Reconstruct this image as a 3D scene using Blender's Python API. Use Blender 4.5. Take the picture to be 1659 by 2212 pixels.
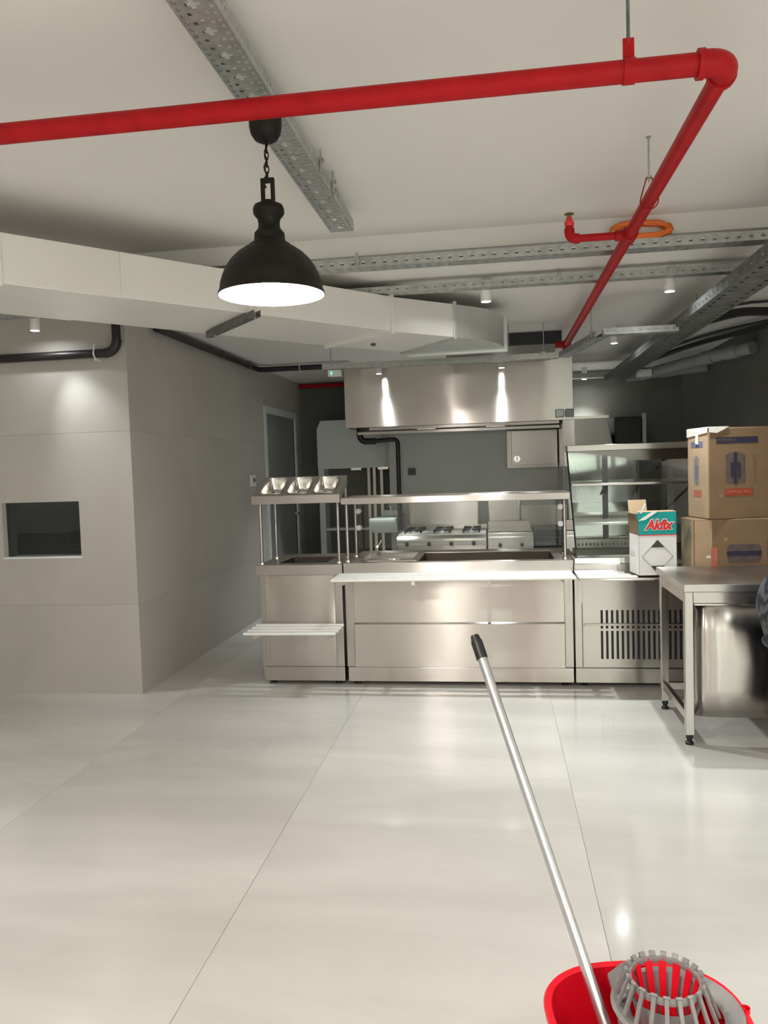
import bpy, bmesh, math, random
from mathutils import Vector, Matrix, Euler
random.seed(7)
for o in list(bpy.data.objects): bpy.data.objects.remove(o)
SC = bpy.context.scene
COL = SC.collection

# ------------------------------------------------------------------ camera
PSI, TH, RO, HC, FPX = 0.14352, 0.05480, -0.03147, 1.54, 1700.0
fw = Vector((-math.sin(PSI)*math.cos(TH), math.cos(PSI)*math.cos(TH), -math.sin(TH)))
r0 = Vector((math.cos(PSI), math.sin(PSI), 0)); u0 = r0.cross(fw)
rt = math.cos(RO)*r0 + math.sin(RO)*u0; up = -math.sin(RO)*r0 + math.cos(RO)*u0
cd = bpy.data.cameras.new('camera'); cam = bpy.data.objects.new('camera', cd); COL.objects.link(cam)
cd.sensor_fit = 'VERTICAL'; cd.sensor_height = 36.0; cd.lens = 36.0*FPX/2212.0
cd.clip_start = 0.02; cd.clip_end = 100
cam.matrix_world = Matrix(((rt.x, up.x, -fw.x, 0), (rt.y, up.y, -fw.y, 0), (rt.z, up.z, -fw.z, HC), (0, 0, 0, 1)))
SC.camera = cam

# ------------------------------------------------------------------ world, exposure, lamp strengths
w = bpy.data.worlds.new('world'); SC.world = w; w.use_nodes = True
w.node_tree.nodes['Background'].inputs[0].default_value = (0.02, 0.02, 0.02, 1)
w.node_tree.nodes['Background'].inputs[1].default_value = 1.0
SC.view_settings.view_transform = 'Standard'; SC.view_settings.look = 'None'
SC.view_settings.gamma = 1.0; SC.view_settings.use_curve_mapping = False
SC.view_settings.exposure = 0.20
try:
    SC.cycles.max_bounces = 10; SC.cycles.diffuse_bounces = 6; SC.cycles.sample_clamp_indirect = 6.0
except Exception: pass
SPOT_W, PEND_W, FILL_TUBE_E = 100.0, 54.0, 14.0
SPOT_COL = (0.95, 1.0, 0.99); PEND_COL = (1.0, 0.94, 0.88); FILL_TUBE_COL = (1.0, 0.985, 0.98)

# ------------------------------------------------------------------ materials
MATS = {}
def new_mat(name):
    m = bpy.data.materials.new(name); m.use_nodes = True; MATS[name] = m
    return m, m.node_tree.nodes, m.node_tree.links, m.node_tree.nodes['Principled BSDF']
def mat(name, col, rough=0.5, metal=0.0, nscale=0, namt=0.0, bump=0.0, bscale=40, stretch=(1, 1, 1), coat=0.0, ior=None, spec=None):
    m, N, L, B = new_mat(name)
    B.inputs['Base Color'].default_value = (*col, 1); B.inputs['Roughness'].default_value = rough
    B.inputs['Metallic'].default_value = metal
    if coat: B.inputs['Coat Weight'].default_value = coat
    if ior: B.inputs['IOR'].default_value = ior
    if spec is not None: B.inputs['Specular IOR Level'].default_value = spec
    geo = N.new('ShaderNodeNewGeometry'); mp = N.new('ShaderNodeMapping'); mp.inputs['Scale'].default_value = stretch
    L.new(geo.outputs['Position'], mp.inputs['Vector'])
    if nscale:
        n = N.new('ShaderNodeTexNoise'); n.inputs['Scale'].default_value = nscale; n.inputs['Detail'].default_value = 5
        L.new(mp.outputs[0], n.inputs['Vector'])
        mix = N.new('ShaderNodeMix'); mix.data_type = 'RGBA'
        mix.inputs[6].default_value = (*[c*(1-namt) for c in col], 1); mix.inputs[7].default_value = (*[min(1, c*(1+namt)) for c in col], 1)
        rp = N.new('ShaderNodeMapRange'); rp.inputs[1].default_value = 0.3; rp.inputs[2].default_value = 0.7
        L.new(n.outputs['Fac'], rp.inputs[0]); L.new(rp.outputs[0], mix.inputs[0]); L.new(mix.outputs[2], B.inputs['Base Color'])
    if bump:
        n2 = N.new('ShaderNodeTexNoise'); n2.inputs['Scale'].default_value = bscale; n2.inputs['Detail'].default_value = 4
        L.new(mp.outputs[0], n2.inputs['Vector'])
        bp = N.new('ShaderNodeBump'); bp.inputs['Strength'].default_value = bump; bp.inputs['Distance'].default_value = 0.01
        L.new(n2.outputs['Fac'], bp.inputs['Height']); L.new(bp.outputs[0], B.inputs['Normal'])
    return m
def steel(name, col=(0.54, 0.505, 0.47), rough=0.27, aniso=0.8, wave=0.10, wscale=2.2):
    m, N, L, B = new_mat(name)
    B.inputs['Metallic'].default_value = 1.0; B.inputs['Anisotropic'].default_value = aniso
    geo = N.new('ShaderNodeNewGeometry')
    cx = N.new('ShaderNodeCombineXYZ'); cx.inputs[1].default_value = 0.05; cx.inputs[2].default_value = 1.0
    L.new(cx.outputs[0], B.inputs['Tangent'])
    mp = N.new('ShaderNodeMapping'); mp.inputs['Scale'].default_value = (3, 3, 260)
    L.new(geo.outputs['Position'], mp.inputs['Vector'])
    n = N.new('ShaderNodeTexNoise'); n.inputs['Scale'].default_value = 2; n.inputs['Detail'].default_value = 3; L.new(mp.outputs[0], n.inputs['Vector'])
    r = N.new('ShaderNodeMapRange'); r.inputs[3].default_value = rough*0.95; r.inputs[4].default_value = rough*1.05
    L.new(n.outputs['Fac'], r.inputs[0]); L.new(r.outputs[0], B.inputs['Roughness'])
    mx = N.new('ShaderNodeMix'); mx.data_type = 'RGBA'; mx.inputs[6].default_value = (*[c*0.985 for c in col], 1); mx.inputs[7].default_value = (*[min(1, c*1.015) for c in col], 1)
    L.new(n.outputs['Fac'], mx.inputs[0]); L.new(mx.outputs[2], B.inputs['Base Color'])
    w = N.new('ShaderNodeTexNoise'); w.inputs['Scale'].default_value = wscale; w.inputs['Detail'].default_value = 1
    L.new(geo.outputs['Position'], w.inputs['Vector'])
    bp = N.new('ShaderNodeBump'); bp.inputs['Strength'].default_value = wave; bp.inputs['Distance'].default_value = 0.05
    L.new(w.outputs['Fac'], bp.inputs['Height']); L.new(bp.outputs[0], B.inputs['Normal'])
    return m
def tile_mat(name, c0, c1, rough, stretch, scale=1.2, bump=0.0, coat=0.0):
    m, N, L, B = new_mat(name)
    geo = N.new('ShaderNodeNewGeometry'); oi = N.new('ShaderNodeObjectInfo')
    mul = N.new('ShaderNodeMath'); mul.operation = 'MULTIPLY'; mul.inputs[1].default_value = 37.0; L.new(oi.outputs['Random'], mul.inputs[0])
    ad = N.new('ShaderNodeVectorMath'); ad.operation = 'ADD'; L.new(geo.outputs['Position'], ad.inputs[0]); L.new(mul.outputs[0], ad.inputs[1])
    mp = N.new('ShaderNodeMapping'); mp.inputs['Scale'].default_value = stretch; L.new(ad.outputs[0], mp.inputs['Vector'])
    n = N.new('ShaderNodeTexNoise'); n.inputs['Scale'].default_value = scale; n.inputs['Detail'].default_value = 6; n.inputs['Roughness'].default_value = 0.55
    n.inputs['Distortion'].default_value = 0.4; L.new(mp.outputs[0], n.inputs['Vector'])
    rp = N.new('ShaderNodeValToRGB'); rp.color_ramp.elements[0].position = 0.36; rp.color_ramp.elements[1].position = 0.66
    rp.color_ramp.elements[0].color = (*c0, 1); rp.color_ramp.elements[1].color = (*c1, 1)
    L.new(n.outputs['Fac'], rp.inputs[0]); L.new(rp.outputs[0], B.inputs['Base Color'])
    B.inputs['Roughness'].default_value = rough
    if coat: B.inputs['Coat Weight'].default_value = coat; B.inputs['Coat Roughness'].default_value = 0.08
    return m
def glass(name, tint=(0.9, 0.96, 0.94), refl=0.12, rough=0.02):
    m, N, L, B = new_mat(name)
    N.remove(B); out = N['Material Output']
    t = N.new('ShaderNodeBsdfTransparent'); t.inputs[0].default_value = (*tint, 1)
    g = N.new('ShaderNodeBsdfGlossy'); g.inputs['Roughness'].default_value = rough
    fr = N.new('ShaderNodeFresnel'); fr.inputs[0].default_value = 1.5
    mx = N.new('ShaderNodeMixShader'); L.new(fr.outputs[0], mx.inputs[0]); L.new(t.outputs[0], mx.inputs[1]); L.new(g.outputs[0], mx.inputs[2])
    L.new(mx.outputs[0], out.inputs[0]); return m
def emit(name, col, e):
    m, N, L, B = new_mat(name)
    B.inputs['Base Color'].default_value = (*col, 1); B.inputs['Emission Color'].default_value = (*col, 1); B.inputs['Emission Strength'].default_value = e
    return m

M_CEIL = mat('ceiling_paint', (0.73, 0.71, 0.68), 0.9, nscale=0.7, namt=0.02, bump=0.03, bscale=60)
M_FLOOR = tile_mat('floor_porcelain', (0.53, 0.515, 0.485), (0.65, 0.635, 0.605), 0.12, (0.45, 2.0, 1), 1.0)
M_WGROUT = mat('wall_grout', (0.40, 0.375, 0.335), 0.9, nscale=8, namt=0.05)
M_GROUT = mat('grout', (0.36, 0.34, 0.31), 0.9, nscale=8, namt=0.1)
M_WALL = tile_mat('wall_stone_tile', (0.43, 0.405, 0.375), (0.48, 0.455, 0.42), 0.55, (1, 1, 1), 1.1)
M_DARKW = mat('dark_grey_wall_paint', (0.125, 0.122, 0.108), 0.8, nscale=1.5, namt=0.1)
M_KWALL = mat('grey_kitchen_wall', (0.45, 0.465, 0.435), 0.6, nscale=1.0, namt=0.06)
M_WHITEW = mat('white_wall_paint', (0.66, 0.64, 0.60), 0.85, nscale=1, namt=0.02)
M_ST = steel('brushed_steel', rough=0.29, aniso=0.97)
M_STH = steel('hood_steel', (0.59, 0.552, 0.515), 0.23, 1.0, 0.16, 1.6)
M_STD = steel('worktable_steel', (0.53, 0.505, 0.475), 0.30, 0.9, 0.2, 1.5)
M_BAR = mat('rail_aluminium', (0.86, 0.86, 0.84), 0.4, 0.3, nscale=5, namt=0.02)
M_CHROME = mat('polished_steel', (0.80, 0.78, 0.74), 0.12, 1.0, nscale=3, namt=0.03)
M_WELL = mat('dark_well_steel', (0.09, 0.075, 0.06), 0.45, 0.7, nscale=3, namt=0.1)
M_GALV = mat('galvanised_steel', (0.44, 0.455, 0.44), 0.42, 0.75, nscale=28, namt=0.16)
M_GALVD = mat('dusty_galvanised_steel', (0.15, 0.155, 0.148), 0.6, 0.5, nscale=18, namt=0.3)
M_DUCTP = mat('painted_duct', (0.74, 0.72, 0.68), 0.34, 0.0, nscale=1.2, namt=0.03)
M_DUCTG = mat('duct_galvanised', (0.62, 0.65, 0.63), 0.35, 0.6, nscale=9, namt=0.05)
M_RED = mat('red_enamel_pipe', (0.37, 0.007, 0.010), 0.42, nscale=14, namt=0.12, spec=0.15)
M_REDB = mat('bright_red_enamel', (0.75, 0.03, 0.03), 0.35, nscale=14, namt=0.1)
M_BRASS = mat('tarnished_brass', (0.25, 0.19, 0.09), 0.45, 0.8, nscale=20, namt=0.2)
M_BLKP = mat('black_plastic_pipe', (0.014, 0.011, 0.012), 0.42, nscale=12, namt=0.2)
M_BLK = mat('black_plastic', (0.012, 0.012, 0.012), 0.4, nscale=20, namt=0.2)
M_LAMP = mat('lamp_black_enamel', (0.009, 0.007, 0.005), 0.55, nscale=30, namt=0.3, bump=0.05, bscale=90, spec=0.25)
M_LAMPIN = mat('lamp_white_inside', (0.92, 0.90, 0.85), 0.6, nscale=4, namt=0.02)
M_BULB = emit('bulb_glow', (1.0, 0.88, 0.72), 120.0)
M_SPOTB = mat('white_spot_body', (0.78, 0.78, 0.76), 0.45, nscale=5, namt=0.02)
M_LENS = emit('spot_lens_glow', (0.96, 1.0, 0.99), 260.0)
M_FILL_TUBE = emit('fill_tube_glow', FILL_TUBE_COL, FILL_TUBE_E)
M_WPL = mat('white_plastic', (0.72, 0.73, 0.72), 0.4, nscale=6, namt=0.03)
M_GPL = mat('grey_plastic', (0.33, 0.34, 0.35), 0.45, nscale=6, namt=0.08)
M_GREEN = emit('green_led', (0.1, 0.9, 0.4), 1.5)
M_ORANGE = mat('orange_cable', (0.72, 0.16, 0.02), 0.45, nscale=10, namt=0.15)
M_PVC = mat('grey_pvc_pipe', (0.26, 0.28, 0.26), 0.5, nscale=6, namt=0.12)
M_CARD = mat('cardboard', (0.205, 0.132, 0.070), 0.85, nscale=6, namt=0.07, bump=0.06, bscale=50)  # toned down to carry the dim light on the box fronts
M_CARDL = mat('pale_cardboard', (0.42, 0.30, 0.19), 0.85, nscale=6, namt=0.08)
M_STAIN = mat('stained_cardboard', (0.27, 0.22, 0.14), 0.85, nscale=9, namt=0.45)
M_INKB = mat('blue_ink', (0.022, 0.018, 0.045), 0.7, nscale=30, namt=0.2)
M_INKBL = mat('washed_blue_ink', (0.14, 0.14, 0.24), 0.7, nscale=30, namt=0.2)
M_INKG = mat('grey_ink', (0.10, 0.075, 0.065), 0.75, nscale=26, namt=0.2)
M_INKGL = mat('washed_grey_ink', (0.25, 0.21, 0.18), 0.75, nscale=26, namt=0.2)
M_INKR = mat('orange_red_ink', (0.33, 0.055, 0.02), 0.7, nscale=30, namt=0.15)
M_INKRL = mat('washed_red_ink', (0.45, 0.14, 0.09), 0.7, nscale=30, namt=0.15)
M_INKT = mat('faded_print', (0.30, 0.17, 0.085), 0.8, nscale=30, namt=0.2)
M_PAPER = mat('white_carton', (0.74, 0.73, 0.71), 0.65, nscale=7, namt=0.04)
M_TEAL = mat('teal_print', (0.0, 0.32, 0.30), 0.4, nscale=7, namt=0.1)
M_LOGO = mat('logo_red', (0.66, 0.02, 0.02), 0.4, nscale=9, namt=0.06)
M_PRBLK = mat('black_print', (0.045, 0.045, 0.042), 0.5, nscale=9, namt=0.1)
M_TAPE = mat('torn_white_paper', (0.78, 0.74, 0.67), 0.8, nscale=12, namt=0.06)
M_BUCK = mat('red_bucket_plastic', (0.74, 0.006, 0.02), 0.30, nscale=4, namt=0.06)
M_WRING = mat('grey_wringer_plastic', (0.25, 0.245, 0.24), 0.38, nscale=9, namt=0.08)
M_ALU = mat('mop_aluminium', (0.62, 0.63, 0.65), 0.30, 0.85, nscale=4, namt=0.03)
M_MOP = mat('mop_yarn', (0.30, 0.29, 0.30), 0.95, nscale=30, namt=0.3, bump=0.4, bscale=120)
M_GLASS = glass('clear_glass', (0.95, 0.975, 0.965))
M_GLASSD = glass('smoked_glass', (0.62, 0.67, 0.65))
M_GLOWPANE = emit('added_glow_pane', (0.96, 1.0, 0.92), 1.2)  # glow of the panels added behind the viewer
M_MIRROR = mat('mirror', (0.86, 0.90, 0.84), 0.03, 1.0, nscale=1, namt=0.01)
M_ENAMEL = mat('white_ceramic', (0.74, 0.78, 0.76), 0.2, nscale=3, namt=0.02)
M_PALEG = mat('pale_grey_enamel', (0.58, 0.63, 0.60), 0.55, nscale=1.5, namt=0.05)
M_DOOR = mat('grey_door_leaf', (0.24, 0.25, 0.25), 0.45, nscale=2, namt=0.06)
M_HAIR = mat('dark_hair', (0.02, 0.016, 0.012), 0.6, nscale=60, namt=0.4)

# ------------------------------------------------------------------ mesh builder
def wl(o):
    v = Vector((0, 0, 0))
    while o is not None: v += o.location; o = o.parent
    return v
class MB:
    def __init__(s): s.v = []; s.f = []; s.mi = []; s.cur = 0
    def add(s, vs, fs):
        k = len(s.v); s.v += [Vector(p) for p in vs]; s.f += [tuple(i+k for i in f) for f in fs]; s.mi += [s.cur]*len(fs); return s
    def box(s, x0, x1, y0, y1, z0, z1):
        return s.add([(x0,y0,z0),(x1,y0,z0),(x1,y1,z0),(x0,y1,z0),(x0,y0,z1),(x1,y0,z1),(x1,y1,z1),(x0,y1,z1)],
                     [(0,3,2,1),(4,5,6,7),(0,1,5,4),(1,2,6,5),(2,3,7,6),(3,0,4,7)])
    def obox(s, c, ax, ay, az):   # oriented box: centre and three half-axis vectors
        c, ax, ay, az = map(Vector, (c, ax, ay, az)); vs = []
        for k in (-1, 1):
            for (i, j) in ((-1,-1),(1,-1),(1,1),(-1,1)): vs.append(c+ax*i+ay*j+az*k)
        return s.add(vs, [(0,3,2,1),(4,5,6,7),(0,1,5,4),(1,2,6,5),(2,3,7,6),(3,0,4,7)])
    def prism(s, poly, z0, z1):
        n = len(poly); vs = [(p[0],p[1],z0) for p in poly]+[(p[0],p[1],z1) for p in poly]
        return s.add(vs, [tuple(range(n-1,-1,-1)), tuple(range(n,2*n))]+[(i,(i+1)%n,n+(i+1)%n,n+i) for i in range(n)])
    def extr(s, poly, d):         # any planar 3D polygon pushed along d
        n = len(poly); d = Vector(d); p = [Vector(q) for q in poly]
        return s.add(p+[q+d for q in p], [tuple(range(n-1,-1,-1)), tuple(range(n,2*n))]+[(i,(i+1)%n,n+(i+1)%n,n+i) for i in range(n)])
    def tube(s, path, r, n=12, caps=True, closed=False):
        P = [Vector(p) for p in path]; m = len(P); rings = []; ref = None
        for i in range(m):
            a = P[(i-1) % m] if (i > 0 or closed) else P[i]; b = P[(i+1) % m] if (i < m-1 or closed) else P[i]
            t = (b-a).normalized()
            if ref is None:
                ref = Vector((0,0,1)) if abs(t.z) < 0.9 else Vector((1,0,0))
            ref = (ref - t*ref.dot(t)).normalized(); bi = t.cross(ref); rr = r[i] if isinstance(r, (list, tuple)) else r
            rings.append([P[i]+(ref*math.cos(2*math.pi*k/n)+bi*math.sin(2*math.pi*k/n))*rr for k in range(n)])
        vs = [p for g in rings for p in g]; fs = []
        for i in range(m if closed else m-1):
            j = (i+1) % m
            for k in range(n): fs.append((i*n+k, i*n+(k+1)%n, j*n+(k+1)%n, j*n+k))
        if caps and not closed: fs += [tuple(range(n-1,-1,-1)), tuple(range((m-1)*n, m*n))]
        return s.add(vs, fs)
    def lathe(s, prof, c=(0,0,0), n=32, sx=1.0, sy=1.0):
        vs = []; fs = []; m = len(prof)
        for (r, z) in prof:
            for k in range(n): vs.append((c[0]+r*sx*math.cos(2*math.pi*k/n), c[1]+r*sy*math.sin(2*math.pi*k/n), c[2]+z))
        for i in range(m-1):
            for k in range(n): fs.append((i*n+k, i*n+(k+1)%n, (i+1)*n+(k+1)%n, (i+1)*n+k))
        return s.add(vs, fs)
    def cyl(s, c, r, z0, z1, n=20): return s.tube([(c[0],c[1],z0),(c[0],c[1],z1)], r, n)
    def plate(s, L, W, per, holes, fn):    # perforated plate: (u along L, v across W) through fn -> 3D, periodic holes
        vc = sorted({0.0, W} | {a for h in holes for a in h[2:]}); uc0 = sorted({0.0, per} | {a for h in holes for a in h[:2]})
        nper = max(1, int(round(L/per))); idx = {}; vs = []; fs = []
        sc = L/(nper*per)
        def vid(u, v):
            k = (round(u, 6), round(v, 6))
            if k not in idx: idx[k] = len(vs); vs.append(fn(u*sc, v))
            return idx[k]
        for q in range(nper):
            for i in range(len(uc0)-1):
                for j in range(len(vc)-1):
                    um, vm = (uc0[i]+uc0[i+1])/2, (vc[j]+vc[j+1])/2
                    if any(h[0] < um < h[1] and h[2] < vm < h[3] for h in holes): continue
                    a, b = q*per+uc0[i], q*per+uc0[i+1]
                    fs.append((vid(a,vc[j]), vid(b,vc[j]), vid(b,vc[j+1]), vid(a,vc[j+1])))
        return s.add(vs, fs)
    def build(s, name, m, parent=None, smooth=0, bevel=0, solid=0, subd=0, segs=2):
        me = bpy.data.meshes.new(name)
        if parent is not None: off = wl(parent)
        else:
            xs = [p.x for p in s.v]; ys = [p.y for p in s.v]; zs = [p.z for p in s.v]
            off = Vector(((min(xs)+max(xs))/2, (min(ys)+max(ys))/2, min(zs)))
        me.from_pydata([p-off for p in s.v], [], s.f)
        ms = m if isinstance(m, (list, tuple)) else [m]
        for q in ms: me.materials.append(q)
        me.polygons.foreach_set('material_index', s.mi)
        me.update()
        if smooth:
            me.polygons.foreach_set('use_smooth', [True]*len(me.polygons))
            try: me.set_sharp_from_angle(angle=math.radians(smooth))
            except Exception: pass
        o = bpy.data.objects.new(name, me); COL.objects.link(o)
        if parent is not None: o.parent = parent
        else: o.location = off
        if solid:
            k = o.modifiers.new('thick', 'SOLIDIFY'); k.thickness = solid; k.offset = 0
        if bevel:
            k = o.modifiers.new('bevel', 'BEVEL'); k.width = bevel; k.segments = segs; k.limit_method = 'ANGLE'; k.angle_limit = math.radians(40)
        if subd:
            k = o.modifiers.new('sub', 'SUBSURF'); k.levels = subd; k.render_levels = subd
        return o
def tag(o, label, cat, group=None, kind=None):
    o['label'] = label; o['category'] = cat
    if group: o['group'] = group
    if kind: o['kind'] = kind
    return o
def struct(o, label=None, cat=None):
    o['kind'] = 'structure'
    if label: o['label'] = label
    if cat: o['category'] = cat
    return o
def thing(name, loc, label, cat, group=None):
    o = bpy.data.objects.new(name, None); COL.objects.link(o); o.location = loc; o.empty_display_size = 0.05
    return tag(o, label, cat, group)
def child_copy(o, parent, **kw):
    c = o.copy(); COL.objects.link(c); c.parent = parent; return c
def copy_tree(root, loc, label):
    r = root.copy(); COL.objects.link(r); r.location = loc; r['label'] = label
    def rec(src, dst):
        for ch in list(src.children):
            if ch.type == 'LIGHT':
                c = ch.copy(); COL.objects.link(c); c.parent = dst; continue
            c = ch.copy(); COL.objects.link(c); c.parent = dst; rec(ch, c)
    rec(root, r); return r
def arc(c, r, a0, a1, n, ax='xy'):
    out = []
    for i in range(n+1):
        a = math.radians(a0+(a1-a0)*i/n)
        if ax == 'xy': out.append((c[0]+r*math.cos(a), c[1]+r*math.sin(a), c[2]))
        elif ax == 'xz': out.append((c[0]+r*math.cos(a), c[1], c[2]+r*math.sin(a)))
        else: out.append((c[0], c[1]+r*math.cos(a), c[2]+r*math.sin(a)))
    return out
def text_mesh(body, size, extrude=0.0006, bold=0.0, shear=0.0):
    cu = bpy.data.curves.new('txt', 'FONT'); cu.body = body; cu.size = size; cu.extrude = extrude; cu.offset = bold; cu.shear = shear
    cu.align_x = 'CENTER'; cu.align_y = 'CENTER'; cu.resolution_u = 3
    o = bpy.data.objects.new('txt', cu); COL.objects.link(o)
    dg = bpy.context.evaluated_depsgraph_get(); me = bpy.data.meshes.new_from_object(o.evaluated_get(dg))
    bpy.data.objects.remove(o); bpy.data.curves.remove(cu); return me
def put_text(name, body, size, m, parent, origin, xa, ya, bold=0.0, shear=0.0, sx=1.0, extrude=0.0006):
    me = text_mesh(body, size, extrude, bold, shear); xa = Vector(xa).normalized(); ya = Vector(ya).normalized(); za = xa.cross(ya)
    off = wl(parent); O = Vector(origin)
    for v in me.vertices: v.co = O + xa*(v.co.x*sx) + ya*v.co.y + za*v.co.z - off
    me.materials.clear(); me.materials.append(m); me.update()
    o = bpy.data.objects.new(name, me); COL.objects.link(o); o.parent = parent; return o

# ================================================================== SETTING
HF, HB, YS = 2.78, 2.68, 4.22        # ceiling heights and step
XL, XR, YB, YR = -5.2, 2.25, 10.1, -5.0
XS, YW = -2.52, 5.20                 # left block: side face and front face

# floor with single tiles
fl = struct(MB().box(XL, XR, YR, YB, -0.10, -0.004).build('floor', M_GROUT), 'polished pale grey porcelain tile floor', 'floor')
TW, TL, G = 1.263, 3.90, 0.0018
xs = [-0.947+TW*k for k in range(-4, 4)]; ys = [1.36+TL*k for k in range(-3, 3)]
proto = {}
for i, x0 in enumerate(xs):
    for y0 in ys:
        a, b = max(x0, XL), min(x0+TW, XR); c, d = max(y0, YR), min(y0+TL, YB)
        if b-a < 0.02 or d-c < 0.02: continue
        key = (round(b-a, 3), round(d-c, 3))
        if key not in proto:
            o = MB().box(-(b-a)/2+G/2, (b-a)/2-G/2, -(d-c)/2+G/2, (d-c)/2-G/2, -0.01, 0).build('floor_tile', M_FLOOR, fl)
            me = o.data
            for v in me.vertices: v.co += wl(fl)
            proto[key] = o
        else:
            o = proto[key].copy(); COL.objects.link(o); o.parent = fl
        o.location = Vector(((a+b)/2, (c+d)/2, 0)) - wl(fl)

# ceiling: higher in front, dropping by a step towards the kitchen
struct(MB().extr([(XL, YR, HF), (XL, YR, 3.0), (XL, YB, 3.0), (XL, YB, HB), (XL, YS, HB), (XL, YS, HF)], (XR-XL, 0, 0)).build('ceiling', M_CEIL), 'off-white painted ceiling stepping down towards the kitchen', 'ceiling')

# left block with its pass-through window
WX0, WX1, WZ0, WZ1 = -3.53, -2.924, 0.976, 1.379
def tiled(name, base_boxes, tiles, label):
    b = MB()
    for q in base_boxes: b.box(*q)
    o = struct(b.build(name, M_WGROUT), label, 'wall')
    for t in tiles:
        m = MB()
        for q in (t if isinstance(t, list) else [t]): m.box(*q)
        m.build('wall_tile', M_WALL, o)
    return o
g = 0.0006
zr = [0.0, 0.64, 1.86, HB]
front = []
y0, y1 = YW, YW+0.012
front.append((XL, XS, y0, y1, g, zr[1]-g))
front.append([(XL, WX0, y0, y1, zr[1]+g, zr[2]-g), (WX1, XS, y0, y1, zr[1]+g, zr[2]-g), (WX0, WX1, y0, y1, zr[1]+g, WZ0), (WX0, WX1, y0, y1, WZ1, zr[2]-g)])
front.append((XL, XS, y0, y1, zr[2]+g, zr[3]))
tiled('wall_left', [(XL, WX0, y1, y1+0.15, 0, HB), (WX1, XS-0.012, y1, y1+0.15, 0, HB), (WX0, WX1, y1, y1+0.15, 0, WZ0), (WX0, WX1, y1, y1+0.15, WZ1, HB)], front,
      'taupe stone-tiled wall face with a dark window')
side = []
yj = [YW+0.012, 6.40, 7.60, 8.42]
for i in range(3):
    for k in range(3): side.append((XS-0.012, XS, yj[i]+g, yj[i+1]-g, zr[k]+g, zr[k+1]-g))
DY0, DY1, DZ = 8.50, 9.75, 2.20
for k in range(3):
    side.append((XS-0.012, XS, DY1+0.08+g, YB, zr[k]+g, zr[k+1]-g))
side.append((XS-0.012, XS, DY0-0.08+g, DY1+0.08-g, DZ+0.08, HB))
tiled('wall_left', [(XS-0.16, XS-0.012, YW+0.16, DY0, 0, HB), (XS-0.16, XS-0.012, DY1, YB, 0, HB), (XS-0.16, XS-0.012, DY0, DY1, DZ, HB)], side, 'taupe tiled wall running back to the kitchen passage')
# window in the left block
wi = struct(MB().box(WX0, WX1, YW+0.05, YW+0.056, WZ0, WZ1).build('window_1', M_GLASSD), 'dark glazed pass-through window in the tiled wall', 'window')
fr = MB()
fr.box(WX0, WX1, YW-0.004, YW+0.16, WZ0-0.0, WZ0+0.012); fr.build('window_sill', M_SPOTB, wi)
f2 = MB(); f2.box(WX1-0.006, WX1, YW, YW+0.16, WZ0+0.012, WZ1); f2.box(WX0, WX0+0.006, YW, YW+0.16, WZ0+0.012, WZ1); f2.build('window_frame', M_WALL, wi)
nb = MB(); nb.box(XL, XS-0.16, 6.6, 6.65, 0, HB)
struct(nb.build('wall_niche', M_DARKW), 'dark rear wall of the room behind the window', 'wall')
bt = thing('dark_counter', (-3.25, 5.9, 0), 'dark counter seen through the left wall window', 'counter')
MB().box(-4.3, -2.80, 5.60, 6.2, 0.0, 1.03).build('body', M_BLK, bt)
MB().box(-4.3, -3.28, 5.62, 6.2, 1.03, 1.13).build('raised_top', M_BLK, bt)
# door in the passage wall
dr = struct(MB().box(XS-0.06, XS-0.02, DY0, DY1, 0, DZ).build('door_1', M_DOOR), 'grey door in the passage wall', 'door')
fr = MB(); fr.box(XS-0.08, XS+0.012, DY0-0.08, DY0, 0, DZ+0.08); fr.box(XS-0.08, XS+0.012, DY1, DY1+0.08, 0, DZ+0.08); fr.box(XS-0.08, XS+0.012, DY0, DY1, DZ, DZ+0.08); fr.build('door_frame', M_PALEG, dr)
MB().tube([(XS, DY1-0.12, 1.02), (XS+0.05, DY1-0.12, 1.02), (XS+0.05, DY1-0.26, 1.02)], 0.01, 8).build('door_handle', M_CHROME, dr)
# back, right and rear walls
struct(MB().box(XL, XR+0.1, YB, YB+0.1, 0, HB).build('wall_back', M_DARKW), 'dark grey back wall of the kitchen', 'wall')
struct(MB().box(XR, XR+0.1, 6.6, YB, 0, HB).build('wall_right_kitchen', M_DARKW), 'dark grey right wall of the kitchen', 'wall')
struct(MB().box(XR, XR+0.1, YR, 6.6, 0, 3.0).build('wall_right', M_WHITEW), 'white right wall of the hall', 'wall')
struct(MB().box(XL-0.1, XL, YR, YB, 0, 3.0).build('wall_hall', M_WALL), 'taupe far left wall of the hall', 'wall')
struct(MB().box(XL-0.1, XR+0.1, YR-0.1, YR, 0, 3.0).build('wall_rear', M_WHITEW), 'white wall behind the viewer', 'wall')
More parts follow.
